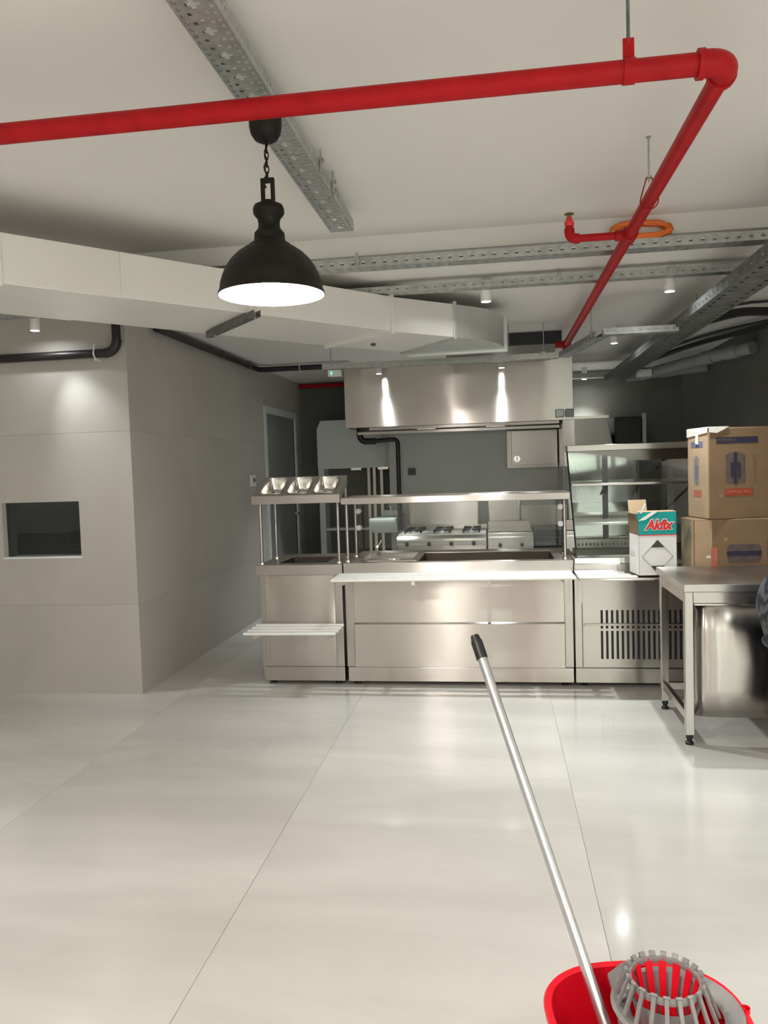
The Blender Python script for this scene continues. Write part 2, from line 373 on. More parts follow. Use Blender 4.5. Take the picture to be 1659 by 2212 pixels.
# glowing panels added behind the viewer for fill light and mirror reflections
def lit(name, boxes, fr_boxes, label, cat):
    b = MB(); b.box(*boxes); o = struct(b.build(name, M_GLOWPANE), label, cat)
    for q in fr_boxes: MB().box(*q).build('window_frame', M_PVC, o)
lit('glow_door', (1.30, 2.20, YR, YR+0.02, 0.05, 2.15), [(1.24, 1.30, YR, YR+0.05, 0, 2.2), (2.18, 2.24, YR, YR+0.05, 0, 2.2), (1.24, 2.24, YR, YR+0.05, 2.15, 2.2)], 'added glowing panel shaped as a glass door behind the viewer', 'door')
for k, (ya_, yb_) in enumerate(((-4.6, -2.9), (-2.5, -1.0), (-0.6, 0.7))):   # right wall
    lit('window_%d' % (k+2), (XR-0.02, XR, ya_, yb_, 0.25, 2.15), [(XR-0.05, XR, ya_-0.06, ya_, 0.2, 2.2), (XR-0.05, XR, yb_, yb_+0.06, 0.2, 2.2), (XR-0.05, XR, ya_, yb_, 2.15, 2.2)], 'added glowing panel shaped as a window in the right wall behind the viewer, ' + ['nearest the rear wall', 'in the middle', 'nearest the kitchen'][k], 'window')
# partition behind the cooking line
YP = 9.35
struct(MB().box(-1.27, 0.80, YP, YP+0.12, 0, HB).build('wall_partition', M_KWALL), 'grey partition wall behind the stove', 'wall')
pe = struct(MB().box(0.70, 0.82, 8.52, YP, 0, 1.995).build('trim_1', M_ST), 'stainless clad end of the cooking recess', 'trim')

# ================================================================== LAMPS
def spot_light(name, parent, loc, energy, col, size, blend=0.7, radius=0.03, rot=(0, 0, 0)):
    l = bpy.data.lights.new(name, 'SPOT'); l.energy = energy; l.color = col; l.spot_size = math.radians(size); l.spot_blend = blend; l.shadow_soft_size = radius
    o = bpy.data.objects.new(name, l); COL.objects.link(o); o.parent = parent; o.location = loc; o.rotation_euler = rot; return o
ZSP = 2.54
def make_spot(x, y, ztop, label):
    t = thing('ceiling_spotlight', (x, y, ZSP), label, 'spotlight', 'white cylinder spotlights')
    b = MB(); b.lathe([(0.0, ztop-ZSP), (0.033, ztop-ZSP), (0.033, 0.004), (0.031, 0.0), (0.028, 0.0), (0.026, 0.012)], (x, y, ZSP), 24); b.build('housing', M_SPOTB, t, smooth=35)
    MB().lathe([(0.027, 0.006), (0.0, 0.005)], (x, y, ZSP), 24).build('lens', M_LENS, t)
    spot_light('spot_beam', t, (0, 0, -0.012), SPOT_W, SPOT_COL, 96, 0.85, 0.026)
    return t
s0 = make_spot(-0.04, 4.92, HB, 'white spotlight in front of the duct end, middle of the near row')
for (x, y, lb) in [(-1.05, 4.88, 'white spotlight beside the lit pendant shade, right by the painted duct'),
                   (1.045, 4.95, 'white spotlight above the worktable, right of the red pipe'),
                   (-3.05, 4.97, 'white spotlight by the tiled wall above the dark window'),
                   (1.01, 6.95, 'white spotlight between the red pipe end and the dusty cable tray'),
                   (-1.205, 8.28, 'white spotlight in front of the left half of the stainless hood'),
                   (0.077, 8.28, 'white spotlight in front of the right half of the stainless hood'),
                   (1.07, 9.80, 'farthest white spotlight, low beside the right end of the hood')]:
    c = copy_tree(s0, (x, y, ZSP), lb)
    if x < -2:                      # the one by the tiled wall is dimmed
        for q in c.children:
            if q.type == 'LIGHT': q.data = q.data.copy(); q.data.energy = SPOT_W*0.27; q.data.spot_size = math.radians(62); q.data.spot_blend = 1.0; q.rotation_euler = (0.17, -0.36, 0)
DZF = HF-HB
for (x, y, lb) in [(-3.6, 2.2, 'added out-of-frame white spotlight on the left, in front of the tiled wall'), (1.75, 2.4, 'added out-of-frame white spotlight on the right, above the bucket side'),
                   (1.75, 0.2, 'added white spotlight beside the viewer by the nearest glowing panel'), (1.75, -2.0, 'added white spotlight behind the viewer by the middle glowing panel'),
                   (1.75, -3.8, 'added white spotlight behind the viewer near the glowing door panel'), (-0.1, -1.2, 'added white spotlight behind the viewer between the fill tubes'), (-3.4, -1.0, 'added white spotlight behind the viewer near the far left wall')]:
    make_spot(x, y, HF, lb)  # spotlights added out of view to light the hall

ns = copy_tree(s0, (-3.9, 6.1, ZSP), 'added white spotlight brightening the dark room behind the left window')  # unseen lamp added to brighten the view through the window
for q in ns.children:
    if q.type == 'LIGHT': q.data = q.data.copy(); q.data.energy = 28.0
# pendant lamp
def make_pendant(x, y, ztop, label):
    zr_ = 2.118; R = 0.174
    t = thing('pendant_lamp', (x, y, zr_), label, 'pendant lamp', 'black industrial pendant lamps')
    d = zr_-2.118
    # canopy cup
    c = MB(); c.lathe([(0.0, 0.0), (0.018, 0.001), (0.036, 0.010), (0.048, 0.028), (0.0525, 0.05), (0.0525, 0.078), (0.0, 0.078)], (x, y, 2.603), 28); c.build('canopy', M_LAMP, t, smooth=40)
    # cord wound round a chain
    ch = MB()
    for k in range(5):
        z = 2.497+0.022*k; pts = []
        for q in range(12):
            a = 2*math.pi*q/12; ox, oz = 0.006*math.cos(a), 0.0145*math.sin(a)
            pts.append((x+(ox if k % 2 else 0), y+(0 if k % 2 else ox), z+oz))
        ch.tube(pts, 0.0022, 6, closed=True)
    ch.build('chain', M_LAMP, t, smooth=60)
    cd_ = MB(); cd_.tube([(x+0.004*math.sin(q*1.3)-0.002*q*0.3, y+0.004*math.cos(q*1.3), 2.605-0.0095*q) for q in range(16)], 0.0032, 8); cd_.build('cord', M_BLK, t, smooth=60)
    # loop bracket: two straps joined over the top
    br = MB(); zt = 2.492
    for sx in (-1, 1): br.box(x+sx*0.0165-0.0065, x+sx*0.0165+0.0065, y-0.008, y+0.008, 2.405, zt-0.012)
    br.box(x-0.023, x+0.023, y-0.008, y+0.008, zt-0.016, zt); br.build('loop_bracket', M_LAMP, t, bevel=0.004)
    # neck
    n = MB(); n.lathe([(0.0, 0.300), (0.024, 0.300), (0.030, 0.292), (0.046, 0.286), (0.0505, 0.276), (0.0505, 0.262), (0.046, 0.254), (0.037, 0.244), (0.0345, 0.228), (0.036, 0.214), (0.043, 0.204), (0.049, 0.197), (0.050, 0.180), (0.052, 0.172), (0.058, 0.166), (0.068, 0.160), (0.070, 0.146), (0.0, 0.146)], (x, y, 2.118), 32); n.build('neck', M_LAMP, t, smooth=35)
    # dome shade
    s = MB(); s.lathe([(0.066, 0.158), (0.085, 0.148), (0.108, 0.132), (0.128, 0.112), (0.145, 0.088), (0.157, 0.062), (0.165, 0.036), (0.168, 0.016), (0.172, 0.008), (R, 0.0), (R-0.003, -0.001)], (x, y, 2.118), 48); s.build('shade', M_LAMP, t, smooth=40)
    i = MB(); i.lathe([(0.0, 0.147), (0.064, 0.153), (0.083, 0.144), (0.106, 0.128), (0.126, 0.108), (0.142, 0.085), (0.154, 0.060), (0.162, 0.034), (0.165, 0.014), (R-0.003, -0.001)], (x, y, 2.118), 48); i.build('shade_lining', M_LAMPIN, t, smooth=40)
    b = MB(); b.lathe([(0.0, 0.02), (0.02, 0.024), (0.034, 0.04), (0.038, 0.06), (0.030, 0.084), (0.018, 0.105), (0.016, 0.146)], (x, y, 2.118), 20); b.build('bulb', M_BULB, t, smooth=50)
    l = bpy.data.lights.new('pendant_bulb', 'POINT'); l.energy = PEND_W; l.color = PEND_COL; l.shadow_soft_size = 0.04
    o = bpy.data.objects.new('pendant_bulb', l); COL.objects.link(o); o.parent = t; o.location = (0, 0, 0.012)
    return t
make_pendant(-0.713, 2.53, 2.68, 'black dome pendant lamp with a glowing white inside, hanging under the cable tray')
for (x, y, lb) in [(-0.713, 0.6, 'added black dome pendant lamp overhead just out of frame'), (-0.713, -1.4, 'added black dome pendant lamp behind the viewer, second from the kitchen side'), (-0.713, -3.4, 'added black dome pendant lamp behind the viewer, nearest the rear wall')]:
    make_pendant(x, y, 2.68, lb)  # pendants added out of view as extra room light
# unseen tube lamps added behind the viewer to brighten the ceiling
for k, (x, y) in enumerate([(-2.6, -0.4), (-2.6, -2.8), (0.7, -2.8), (0.7, -0.4)]):
    t = thing('fill_tube_lamp', (x, y, 2.30), 'added fill tube lamp behind the viewer, ' + ['left, nearer the kitchen', 'left, nearer the rear wall', 'right, nearer the rear wall', 'right, nearer the kitchen'][k], 'tube lamp', 'added fill lamps behind the viewer')
    b = MB(); b.tube([(x, y-0.7, 2.30), (x, y+0.7, 2.30)], 0.035, 14); b.build('tube', M_FILL_TUBE, t, smooth=50)
    for yy_ in (y-0.6, y+0.6): MB().cyl((x, yy_), 0.003, 2.335, HF, 6).build('suspension_wire', M_GALV, t)

# ================================================================== CABLE TRAYS
SIDE_H = [(0.019, 0.038, 0.015, 0.030)]
def tray(name, p0, p1, width, height, label, base_holes, per, side_holes=SIDE_H, sper=0.057, rods=(), ztop=HB, m=None, group='galvanised cable trays', rod_side=0):
    m = m or M_GALV
    p0 = Vector(p0); p1 = Vector(p1); d = p1-p0; L = d.length; t = d.normalized(); nrm = Vector((0,0,1)).cross(t).normalized(); upv = t.cross(nrm)
    if upv.z < 0: upv = -upv
    r = thing(name, (p0+p1)/2, label, 'cable tray', group)
    b = MB(); b.plate(L, width, per, base_holes, lambda u, v: p0+t*u+nrm*(v-width/2)); b.build('tray_base', m, r, solid=0.0016)
    for sg in (-1, 1):
        s = MB(); s.plate(L, height, sper, side_holes if (sg < 0 or width > 0.11) else [], lambda u, v: p0+t*u+nrm*(sg*width/2)+upv*v)
        s.plate(L, 0.010, L, [], lambda u, v: p0+t*u+nrm*(sg*(width/2-v))+upv*height)
        s.build('side_rail', m, r, solid=0.0016)
    for q in rods:
        u, sg = q
        c = p0+t*u+nrm*(sg*(width/2+0.006)); h = MB()
        h.tube([c+Vector((0,0,height*0.3)), Vector((c.x, c.y, ztop))], 0.004, 8)
        h.build('hanger_rod', M_GALV, r, smooth=50)
        k = MB(); k.obox(c+Vector((0,0,height*0.75)), t*0.012, nrm*0.003, Vector((0,0,height*0.55))); k.obox(c+Vector((0,0,height*1.1)), t*0.014, nrm*0.012, Vector((0,0,0.004))); k.build('hanger_bracket', M_GALV, r)
    return r
# pattern of the wide tray: centre plus sign with small squares to the sides
W1 = 0.112; P1 = 0.122
bh = [(0.040, 0.082, 0.049, 0.063), (0.054, 0.068, 0.036, 0.076)]
for uu in (0.0155, 0.0455, 0.0765, 0.1065):
    for vv in (0.013, 0.099): bh.append((uu-0.008, uu+0.008, vv-0.0055, vv+0.0055))
for uu in (0.0205, 0.1015):
    for vv in (0.033, 0.079): bh.append((uu-0.007, uu+0.007, vv-0.006, vv+0.006))
bh += [(0.004, 0.016, 0.050, 0.062)]
dt = tray('cable_tray', (-0.706, -1.2, 2.682), (-0.706, 3.78, 2.682), W1, 0.050, 'long perforated cable tray running overhead towards the kitchen, above the pendant', bh, P1, [(0.012, 0.026, 0.02, 0.03), (0.042, 0.056, 0.02, 0.03), (0.072, 0.086, 0.02, 0.03), (0.102, 0.116, 0.02, 0.03)], P1,
          rods=((4.25, -1), (4.48, -1), (2.2, -1)), ztop=HF)
k = MB(); k.tube(arc((-0.645+0.004, 3.34, 2.70), 0.03, 0, 250, 12, 'yz'), 0.0035, 6); k.build('cable_clip', M_GALV, dt, smooth=50)
hb = [(0.015, 0.045, 0.018, 0.028), (0.015, 0.045, 0.062, 0.072)]
tray('cable_tray', (-1.49, 4.20, 2.603), (2.2, 4.20, 2.603), 0.10, 0.045, 'first cross cable tray with a row of square holes, passing above the red pipe', hb, 0.06, rods=((0.79, -1), (3.0, -1)), ztop=HF-0.1+0.0)
tray('cable_tray', (-1.86, 4.20, 2.640), (-1.535, 4.20, 2.625), 0.10, 0.045, 'short loose end of cable tray lying over the painted duct', hb, 0.06)
tray('cable_tray', (-3.9, 4.835, 2.603), (2.2, 4.835, 2.603), 0.08, 0.040, 'second cross cable tray just in front of the near spotlights', [(0.015, 0.045, 0.016, 0.024), (0.015, 0.045, 0.056, 0.064)], 0.06, [(0.02, 0.034, 0.017, 0.022)], 0.057, rods=((4.29, -1), (4.92, -1)))
tray('cable_tray', (-1.44, 6.62, 2.395), (0.52, 6.62, 2.395), 0.10, 0.042, 'cable tray hanging across the top of the stainless hood', hb, 0.06, [(0.02, 0.034, 0.017, 0.022)], 0.057, rods=((0.08, -1), (1.56, -1), (1.84, -1)))
tray('cable_tray', (0.56, 6.60, 2.395), (0.735, 5.62, 2.395), 0.09, 0.042, 'slanting cable tray from the hood corner towards the spotlight', hb, 0.06, [(0.02, 0.034, 0.017, 0.022)], 0.057, rods=((0.93, -1),))
tray('cable_tray', (0.735, 5.56, 2.395), (1.22, 5.56, 2.395), 0.09, 0.042, 'short cross cable tray joining the dusty tray at right', hb, 0.06, [(0.02, 0.034, 0.017, 0.022)], 0.057)
tray('cable_tray', (1.30, 3.2, 2.42), (1.30, 9.0, 2.42), 0.20, 0.060, 'wide dusty dark cable tray filled with cables running back on the right', [(0.02, 0.05, 0.03, 0.05), (0.02, 0.05, 0.15, 0.17)], 0.1, [(0.02, 0.04, 0.02, 0.03)], 0.08, rods=((2.6, -1), (3.2, -1), (4.4, -1)), m=M_GALVD)
tray('cable_tray', (0.70, 9.30, 2.50), (1.62, 9.30, 2.50), 0.12, 0.05, 'small far cable tray behind the right end of the hood', hb, 0.06)
for k in range(6):
    b = MB(); x = 1.225+0.028*k; r = 0.010+0.004*(k % 3)
    b.tube([(x+0.012*math.sin(q*0.9+k), 3.2+0.29*q, 2.424+r+0.004*math.sin(q+k)) for q in range(21)], r, 8)
    tag(b.build('power_cable', M_BLK if k % 2 else M_PVC, None, smooth=60), 'cable lying lengthwise in the wide dusty tray', 'cable', 'cables in the dusty tray')

# ================================================================== RED SPRINKLER PIPE
RZ, RX, RY, RR = 2.54, 0.606, 2.155, 0.0285
t = thing('sprinkler_pipe', (RX, RY, RZ-RR), 'red sprinkler pipe crossing the ceiling and turning back towards the hood', 'pipe')
b = MB(); b.tube([(-4.2, RY, RZ), (RX-0.05, RY, RZ)], RR, 20); b.build('cross_pipe', M_RED, t, smooth=50)
b = MB(); b.tube([(RX, RY+0.05, RZ), (RX, 6.86, RZ)], RR*0.94, 20); b.build('long_pipe', M_RED, t, smooth=50)
e = MB(); cc = (RX-0.055, RY+0.055, RZ)
e.tube([(RX-0.075, RY, RZ), (RX-0.07, RY, RZ)]+arc(cc, 0.055, -90, 0, 8)+[(RX, RY+0.07, RZ), (RX, RY+0.075, RZ)], 0.034, 20)
e.tube([(RX-0.078, RY, RZ), (RX-0.062, RY, RZ)], 0.0375, 20); e.tube([(RX, RY+0.060, RZ), (RX, RY+0.078, RZ)], 0.0375, 20); e.build('elbow', M_RED, t, smooth=45)
te = MB(); te.tube([(RX, 3.63, RZ), (RX, 3.71, RZ)], 0.034, 20); te.tube([(RX, 3.67, RZ), (RX-0.06, 3.67, RZ)], 0.024, 16); te.build('tee', M_RED, t, smooth=45)
br = MB(); br.tube([(RX-0.05, 3.67, RZ), (0.375, 3.67, RZ)]+arc((0.375, 3.67, RZ+0.028), 0.028, -90, -180, 7, 'xz')+[(0.347, 3.67, RZ+0.062)], 0.0165, 16); br.build('branch_pipe', M_RED, t, smooth=45)
be = MB(); be.tube([(0.39, 3.67, RZ)]+arc((0.377, 3.67, RZ+0.030), 0.030, -90, -180, 7, 'xz')+[(0.347, 3.67, RZ+0.045)], 0.0225, 16); be.build('elbow', M_RED, t, smooth=45)
sp = MB(); sp.lathe([(0.0, 0.0), (0.020, 0.0), (0.022, 0.018), (0.016, 0.022), (0.012, 0.04)], (0.347, 3.67, RZ+0.055), 16); sp.build('sprinkler_socket', M_REDB, t, smooth=40)
sd = MB(); sd.lathe([(0.0, 0.0), (0.009, 0.0), (0.009, 0.014), (0.022, 0.016), (0.022, 0.019), (0.0, 0.019)], (0.347, 3.67, RZ+0.092), 16); sd.build('sprinkler_head', M_BRASS, t, smooth=40)
en = MB(); en.tube([(RX, 6.80, RZ), (RX, 6.92, RZ)], 0.036, 18); en.tube([(RX, 6.86, RZ), (RX-0.09, 6.86, RZ)], 0.028, 14); en.tube([(RX, 6.86, RZ), (RX, 6.86, RZ-0.075)], 0.030, 14); en.build('end_fitting', M_RED, t, smooth=45)
# clamps and rods
cl = MB(); cl.tube([(0.345, RY, RZ), (0.375, RY, RZ)], RR+0.0035, 20); cl.box(0.346, 0.374, RY-0.004, RY+0.004, RZ+0.02, RZ+0.082); cl.build('pipe_clamp', M_RED, t, smooth=45)
MB().cyl((0.360, RY), 0.0045, RZ+0.07, HF, 8).build('hanger_rod', M_GALVD, t, smooth=50)
ho = MB(); yy = 3.21; ho.tube([(RX-0.034, yy, RZ)]+arc((RX, yy, RZ), 0.034, 180, 360, 14, 'xz')+[(RX+0.034, yy, RZ+0.03), (RX+0.01, yy, RZ+0.085), (RX-0.01, yy, RZ+0.085), (RX-0.034, yy, RZ)], 0.0025, 6); ho.build('loop_hanger', M_RED, t, smooth=50)
ho = MB(); ho.cyl((RX, yy), 0.004, RZ+0.07, HF, 8); ho.lathe([(0.0, -0.004), (0.012, -0.004), (0.012, 0.004), (0.0, 0.004)], (RX, yy, RZ+0.088), 6); ho.lathe([(0.0, 0), (0.010, 0.0), (0.010, 0.004)], (RX, yy, HF-0.004), 8); ho.build('hanger_rod', M_GALV, t, smooth=40)
# distant red pipe by the back wall
b = MB(); b.tube([(-2.5, 9.98, 2.632), (-1.28, 9.98, 2.632)], 0.026, 14); tag(b.build('sprinkler_pipe', M_RED, None, smooth=50), 'short red pipe high on the far wall left of the hood', 'pipe')
# orange cable coil on the first cross tray
b = MB(); pts = []
for q in range(160):
    a = 2*math.pi*q/20.0; rr = 0.140+0.010*math.sin(q*1.7); pts.append((0.75+rr*math.cos(a), 4.185+0.022*math.sin(a+0.5)+0.012*math.sin(q*0.37), 2.700+0.040*math.sin(a)+0.007*math.sin(q*0.83)))
b.tube(pts, 0.0105, 7)
tag(b.build('cable_coil', M_ORANGE, None, smooth=60), 'coil of orange cable lying on the cross tray behind the red pipe', 'cable')

# ================================================================== AIR DUCT
DB, DT = 2.38, 2.597
a = Vector((-0.618, 4.86)); dv = Vector((0.645, 0.764)); nv = Vector((-0.764, 0.645)); DWID = 0.655
t = thing('air_duct', (-1.4, 4.4, DB), 'off-white rectangular air duct running diagonally under the ceiling to the hood', 'air duct')
def seg(p, q): return [tuple(p), tuple(q), tuple(q+nv*DWID), tuple(p+nv*DWID)]
lb = a-dv*3.2; md = a-dv*1.72; mm = a-dv*2.26
b = MB(); b.prism(seg(lb, mm), DB, DT); b.build('duct_section', M_DUCTP, t, bevel=0.004)
b = MB(); b.prism(seg(mm, md), DB, DT); b.build('duct_section', M_DUCTP, t, bevel=0.004)
b = MB(); b.prism(seg(md, a), DB+0.004, DT); b.build('duct_section', M_DUCTP, t, bevel=0.004)
dv2 = Vector((0.735, 0.678)); p2 = a+dv2*0.50; q2 = Vector((-0.655, 5.74))
b = MB(); b.prism([tuple(a), tuple(p2), tuple(q2), tuple(a+nv*DWID)], DB+0.002, DT-0.002); b.build('duct_section', M_DUCTP, t, bevel=0.003)
def flange(p, q, w=0.012, ext=0.014):
    d = (q-p).normalized(); nn = Vector((-d.y, d.x)); p = p-d*ext; q = q+d*ext
    f = MB(); f.prism([tuple(p-nn*w), tuple(q-nn*w), tuple(q+nn*w), tuple(p+nn*w)], DB-ext, DT+ext); return f
flange(mm, mm+nv*DWID).build('flange', M_DUCTP, t, bevel=0.003)
flange(a, a+nv*DWID).build('flange', M_DUCTP, t, bevel=0.003)
flange(p2, q2).build('flange', M_DUCTG, t, bevel=0.003)
el = [tuple(p2), (-0.14, 5.30), (-0.04, 5.42), (0.03, 5.56), (0.07, 5.72), (0.075, 5.86), (-0.60, 5.90), tuple(q2)]
b = MB(); b.prism(el, DB, DT-0.004); b.build('duct_elbow', M_DUCTG, t, smooth=50)
flange(Vector((-0.62, 5.90)), Vector((0.085, 5.86)), 0.016, 0.016).build('flange', M_DUCTG, t, bevel=0.003)
b = MB(); b.lathe([(0.0, -0.012), (0.016, -0.012), (0.018, 0.0)], (-0.80, 5.28, DB), 12); b.build('test_cap', M_GALVD, t, smooth=40)
# strut under the duct
s0_ = Vector((-1.66, 4.50)); s1_ = Vector((-1.20, 3.97)); dd = (s1_-s0_).normalized(); L_ = (s1_-s0_).length
t = thing('duct_strut', (s0_.x, s0_.y, 2.34), 'perforated galvanised strut carrying the painted duct from below', 'strut')
nn = Vector((-dd.y, dd.x))
b = MB(); b.plate(L_, 0.036, 0.030, [(0.008, 0.022, 0.009, 0.027)], lambda u, v: Vector((*(s0_+dd*u+nn*(v-0.018)), 2.343)))
for sg in (-1, 1): b.plate(L_, 0.034, L_, [], lambda u, v: Vector((*(s0_+dd*u+nn*sg*0.018), 2.343+v)))
b.build('channel', M_GALVD, t, solid=0.002)
for u in (0.10, L_-0.03):
    c = s0_+dd*u; MB().cyl((c.x, c.y), 0.004, 2.335, 2.376, 8).build('threaded_rod', M_GALV, t)
b = MB(); b.lathe([(0, 0), (0.008, 0), (0.008, 0.01)], (s0_.x+dd.x*0.1, s0_.y+dd.y*0.1, 2.331), 6); b.build('nut', M_GALV, t)
# black box added to stand in for the dark shade behind the duct
t = thing('shade_box', (0.1, 7.6, 2.575), 'added black box standing in for shade on the ceiling above the hood', 'shade box')
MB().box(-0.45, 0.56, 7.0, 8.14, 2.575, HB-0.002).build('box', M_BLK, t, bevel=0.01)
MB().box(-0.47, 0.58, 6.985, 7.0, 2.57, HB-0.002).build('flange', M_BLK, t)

# black drain pipes
t = thing('drain_pipe', (-3.4, 5.15, 2.38), 'black drain pipe along the tiled wall bending up beside the duct', 'pipe')
b = MB(); b.tube([(XL, 5.145, 2.395), (-2.65, 5.145, 2.395)]+arc((-2.65, 5.145, 2.485), 0.09, -90, 0, 8, 'xz')+[(-2.56, 5.145, HB)], 0.030, 18); b.build('pipe', M_BLKP, t, smooth=50)
c = MB(); c.tube(arc((-2.715, 5.145, 2.395), 0.034, 0, 360, 16, 'yz'), 0.006, 6); c.box(-2.719, -2.711, 5.12, YW-0.001, 2.43, 2.455); c.box(-2.719, -2.711, 5.13, YW-0.001, 2.345, 2.36); c.build('pipe_clip', M_WPL, t, smooth=50)
c = MB(); c.tube([(-2.65, 5.145, 2.395), (-2.64, 5.145, 2.395)]+arc((-2.645, 5.145, 2.482), 0.087, -90, 0, 8, 'xz'), 0.0335, 18); c.build('elbow', M_BLKP, t, smooth=50)
t = thing('drain_pipe', (-2.45, 6.5, 2.6), 'black pipe along the top of the passage wall turning across towards the hood', 'pipe')
b = MB(); b.tube([(-2.47, 5.6, 2.632), (-2.47, 8.12, 2.632)]+arc((-2.41, 8.12, 2.632), 0.06, 180, 90, 7)+[(-1.56, 8.18, 2.632)]+arc((-1.56, 8.24, 2.632), 0.06, -90, 0, 6), 0.028, 16); b.build('pipe', M_BLKP, t, smooth=50)
for yq in (7.0, 7.8):
    c = MB(); c.tube(arc((-2.47, yq, 2.632), 0.031, 0, 360, 14, 'xz'), 0.004, 6); c.build('pipe_clip', M_GALVD, t, smooth=50)
c = MB(); c.tube(arc((-2.03, 8.18, 2.632), 0.031, 0, 360, 14, 'yz'), 0.005, 6); c.box(-2.034, -2.026, 8.176, 8.184, 2.66, HB); c.build('pipe_clip', M_WPL, t, smooth=50)

# dark cables and pipes under the kitchen ceiling on the right
for k, (pts, r, lb) in enumerate([
    ([(1.42, 5.50, 2.52), (1.74, 5.78, 2.60), (1.86, 5.76, 2.60), (2.24, 5.6, 2.60)], 0.010, 'thin black cable nearest the frame edge above the boxes'),
    ([(1.40, 6.00, 2.50), (1.74, 6.10, 2.59), (1.99, 6.16, 2.60), (2.24, 6.2, 2.60)], 0.032, 'thick black hose leaving the dusty tray to the right'),
    ([(1.41, 7.10, 2.48), (1.80, 6.95, 2.58), (2.12, 6.57, 2.60), (2.24, 6.45, 2.60)], 0.012, 'thin black cable sagging behind the thick hose'),
    ([(1.41, 7.95, 2.48), (1.80, 7.72, 2.59), (2.02, 7.20, 2.60), (2.18, 6.75, 2.60), (2.24, 6.6, 2.61)], 0.022, 'black hose curving towards the right wall, farther back'),
    ([(1.41, 8.10, 2.50), (1.90, 7.75, 2.61), (2.10, 7.35, 2.62), (2.24, 7.0, 2.62)], 0.016, 'black cable alongside the farther hose')]):
    P = [Vector(p) for p in pts]; sm = []
    for i in range(len(P)-1):
        p_1 = P[max(i-1, 0)]; p0 = P[i]; p1 = P[i+1]; p2_ = P[min(i+2, len(P)-1)]
        for q in range(8):
            u = q/8.0; sm.append(0.5*((2*p0)+(p1-p_1)*u+(2*p_1-5*p0+4*p1-p2_)*u*u+(3*p0-p_1-3*p1+p2_)*u**3))
    sm.append(P[-1]); b = MB(); b.tube(sm, r, 10); tag(b.build('black_cable', M_BLK, None, smooth=60), lb, 'cable')
def pvc(pts, r, joints, label):
    t = thing('grey_pipe', pts[0], label, 'pipe'); b = MB(); b.tube(pts, r, 16); b.build('pipe', M_PVC, t, smooth=50)
    for (p, q) in joints:
        c = MB(); c.tube([p, q], r*1.14, 16); c.build('coupling', M_PVC, t, smooth=50)
pvc([(1.52, 8.6, 2.43), (1.81, 7.95, 2.46), (2.12, 7.35, 2.48), (2.20, 7.2, 2.48)], 0.055, [((1.93, 7.72, 2.468), (1.99, 7.60, 2.472)), ((2.06, 7.466, 2.476), (2.13, 7.335, 2.48))], 'thick grey drain pipe under the ceiling beside the right wall')
pvc([(1.46, 9.15, 2.47), (1.85, 8.9, 2.48), (2.20, 8.62, 2.49)], 0.045, [((1.80, 8.93, 2.479), (1.86, 8.89, 2.48))], 'thinner grey drain pipe behind the thick one')
t = thing('junction_box', (1.43, 8.3, 2.39), 'white junction box at the end of the dusty cable tray', 'junction box')
MB().box(1.42, 1.56, 8.24, 8.34, 2.385, 2.455).build('box', M_WPL, t, bevel=0.006); MB().box(1.425, 1.555, 8.232, 8.24, 2.39, 2.45).build('lid', M_WPL, t, bevel=0.003)
t = thing('emergency_light', (-1.36, 6.63, 2.335), 'small white emergency light with a green indicator under the hood tray', 'emergency light')
MB().box(-1.40, -1.285, 6.60, 6.66, 2.335, 2.392).build('housing', M_WPL, t, bevel=0.006); MB().box(-1.372, -1.362, 6.595, 6.601, 2.352, 2.375).build('indicator', M_GREEN, t)

# ================================================================== HOOD AND COOKING LINE
HX0, HX1, HY = -1.625, 0.81, 8.5
t = thing('extraction_hood', ((HX0+HX1)/2, 8.9, 1.995), 'large brushed stainless extraction hood over the stove', 'extraction hood')
MB().box(HX0, HX1, HY, HY+0.02, 1.995, 2.665).build('front_panel', M_STH, t, bevel=0.003)
s = MB(); s.box(HX0, HX0+0.02, HY+0.02, YP, 1.995, 2.665); s.build('side_panel', M_STH, t)
s = MB(); s.box(HX1-0.02, HX1, HY+0.02, YP, 1.995, 2.665); s.build('side_panel', M_STH, t)
MB().box(HX0+0.02, HX1-0.02, HY+0.02, YP, 2.64, 2.665).build('top_panel', M_STH, t)
MB().box(HX0+0.25, HX1-0.14, HY+0.06, HY+0.16, 1.965, 1.999).build('grease_gutter', M_ST, t, bevel=0.004)
s = MB(); s.extr([(HX0+0.08, HY+0.30, 1.93), (HX0+0.08, YP-0.05, 2.30), (HX0+0.08, YP-0.05, 2.32), (HX0+0.08, HY+0.30, 1.96)], (HX1-HX0-0.2, 0, 0)); s.build('filter_bank', M_STD, t)
for x in (-0.85, -0.1): MB().box(x, x+0.20, HY+0.12, HY+0.18, 1.958, 1.966).build('lamp_cover', M_CHROME, t)
for x in (0.625, 0.725):
    s = thing('wall_socket', (x+0.04, HY-0.02, 2.03), 'grey socket box at the hood corner, %s of the pair' % ('left' if x < 0.7 else 'right'), 'socket', 'sockets on the hood corner')
    MB().box(x, x+0.088, HY-0.045, HY, 2.02, 2.105).build('housing', M_GPL, s, bevel=0.008)
    MB().box(x+0.008, x+0.080, HY-0.050, HY-0.045, 2.028, 2.097).build('flap', M_WPL if x < 0.7 else M_GPL, s, bevel=0.003)
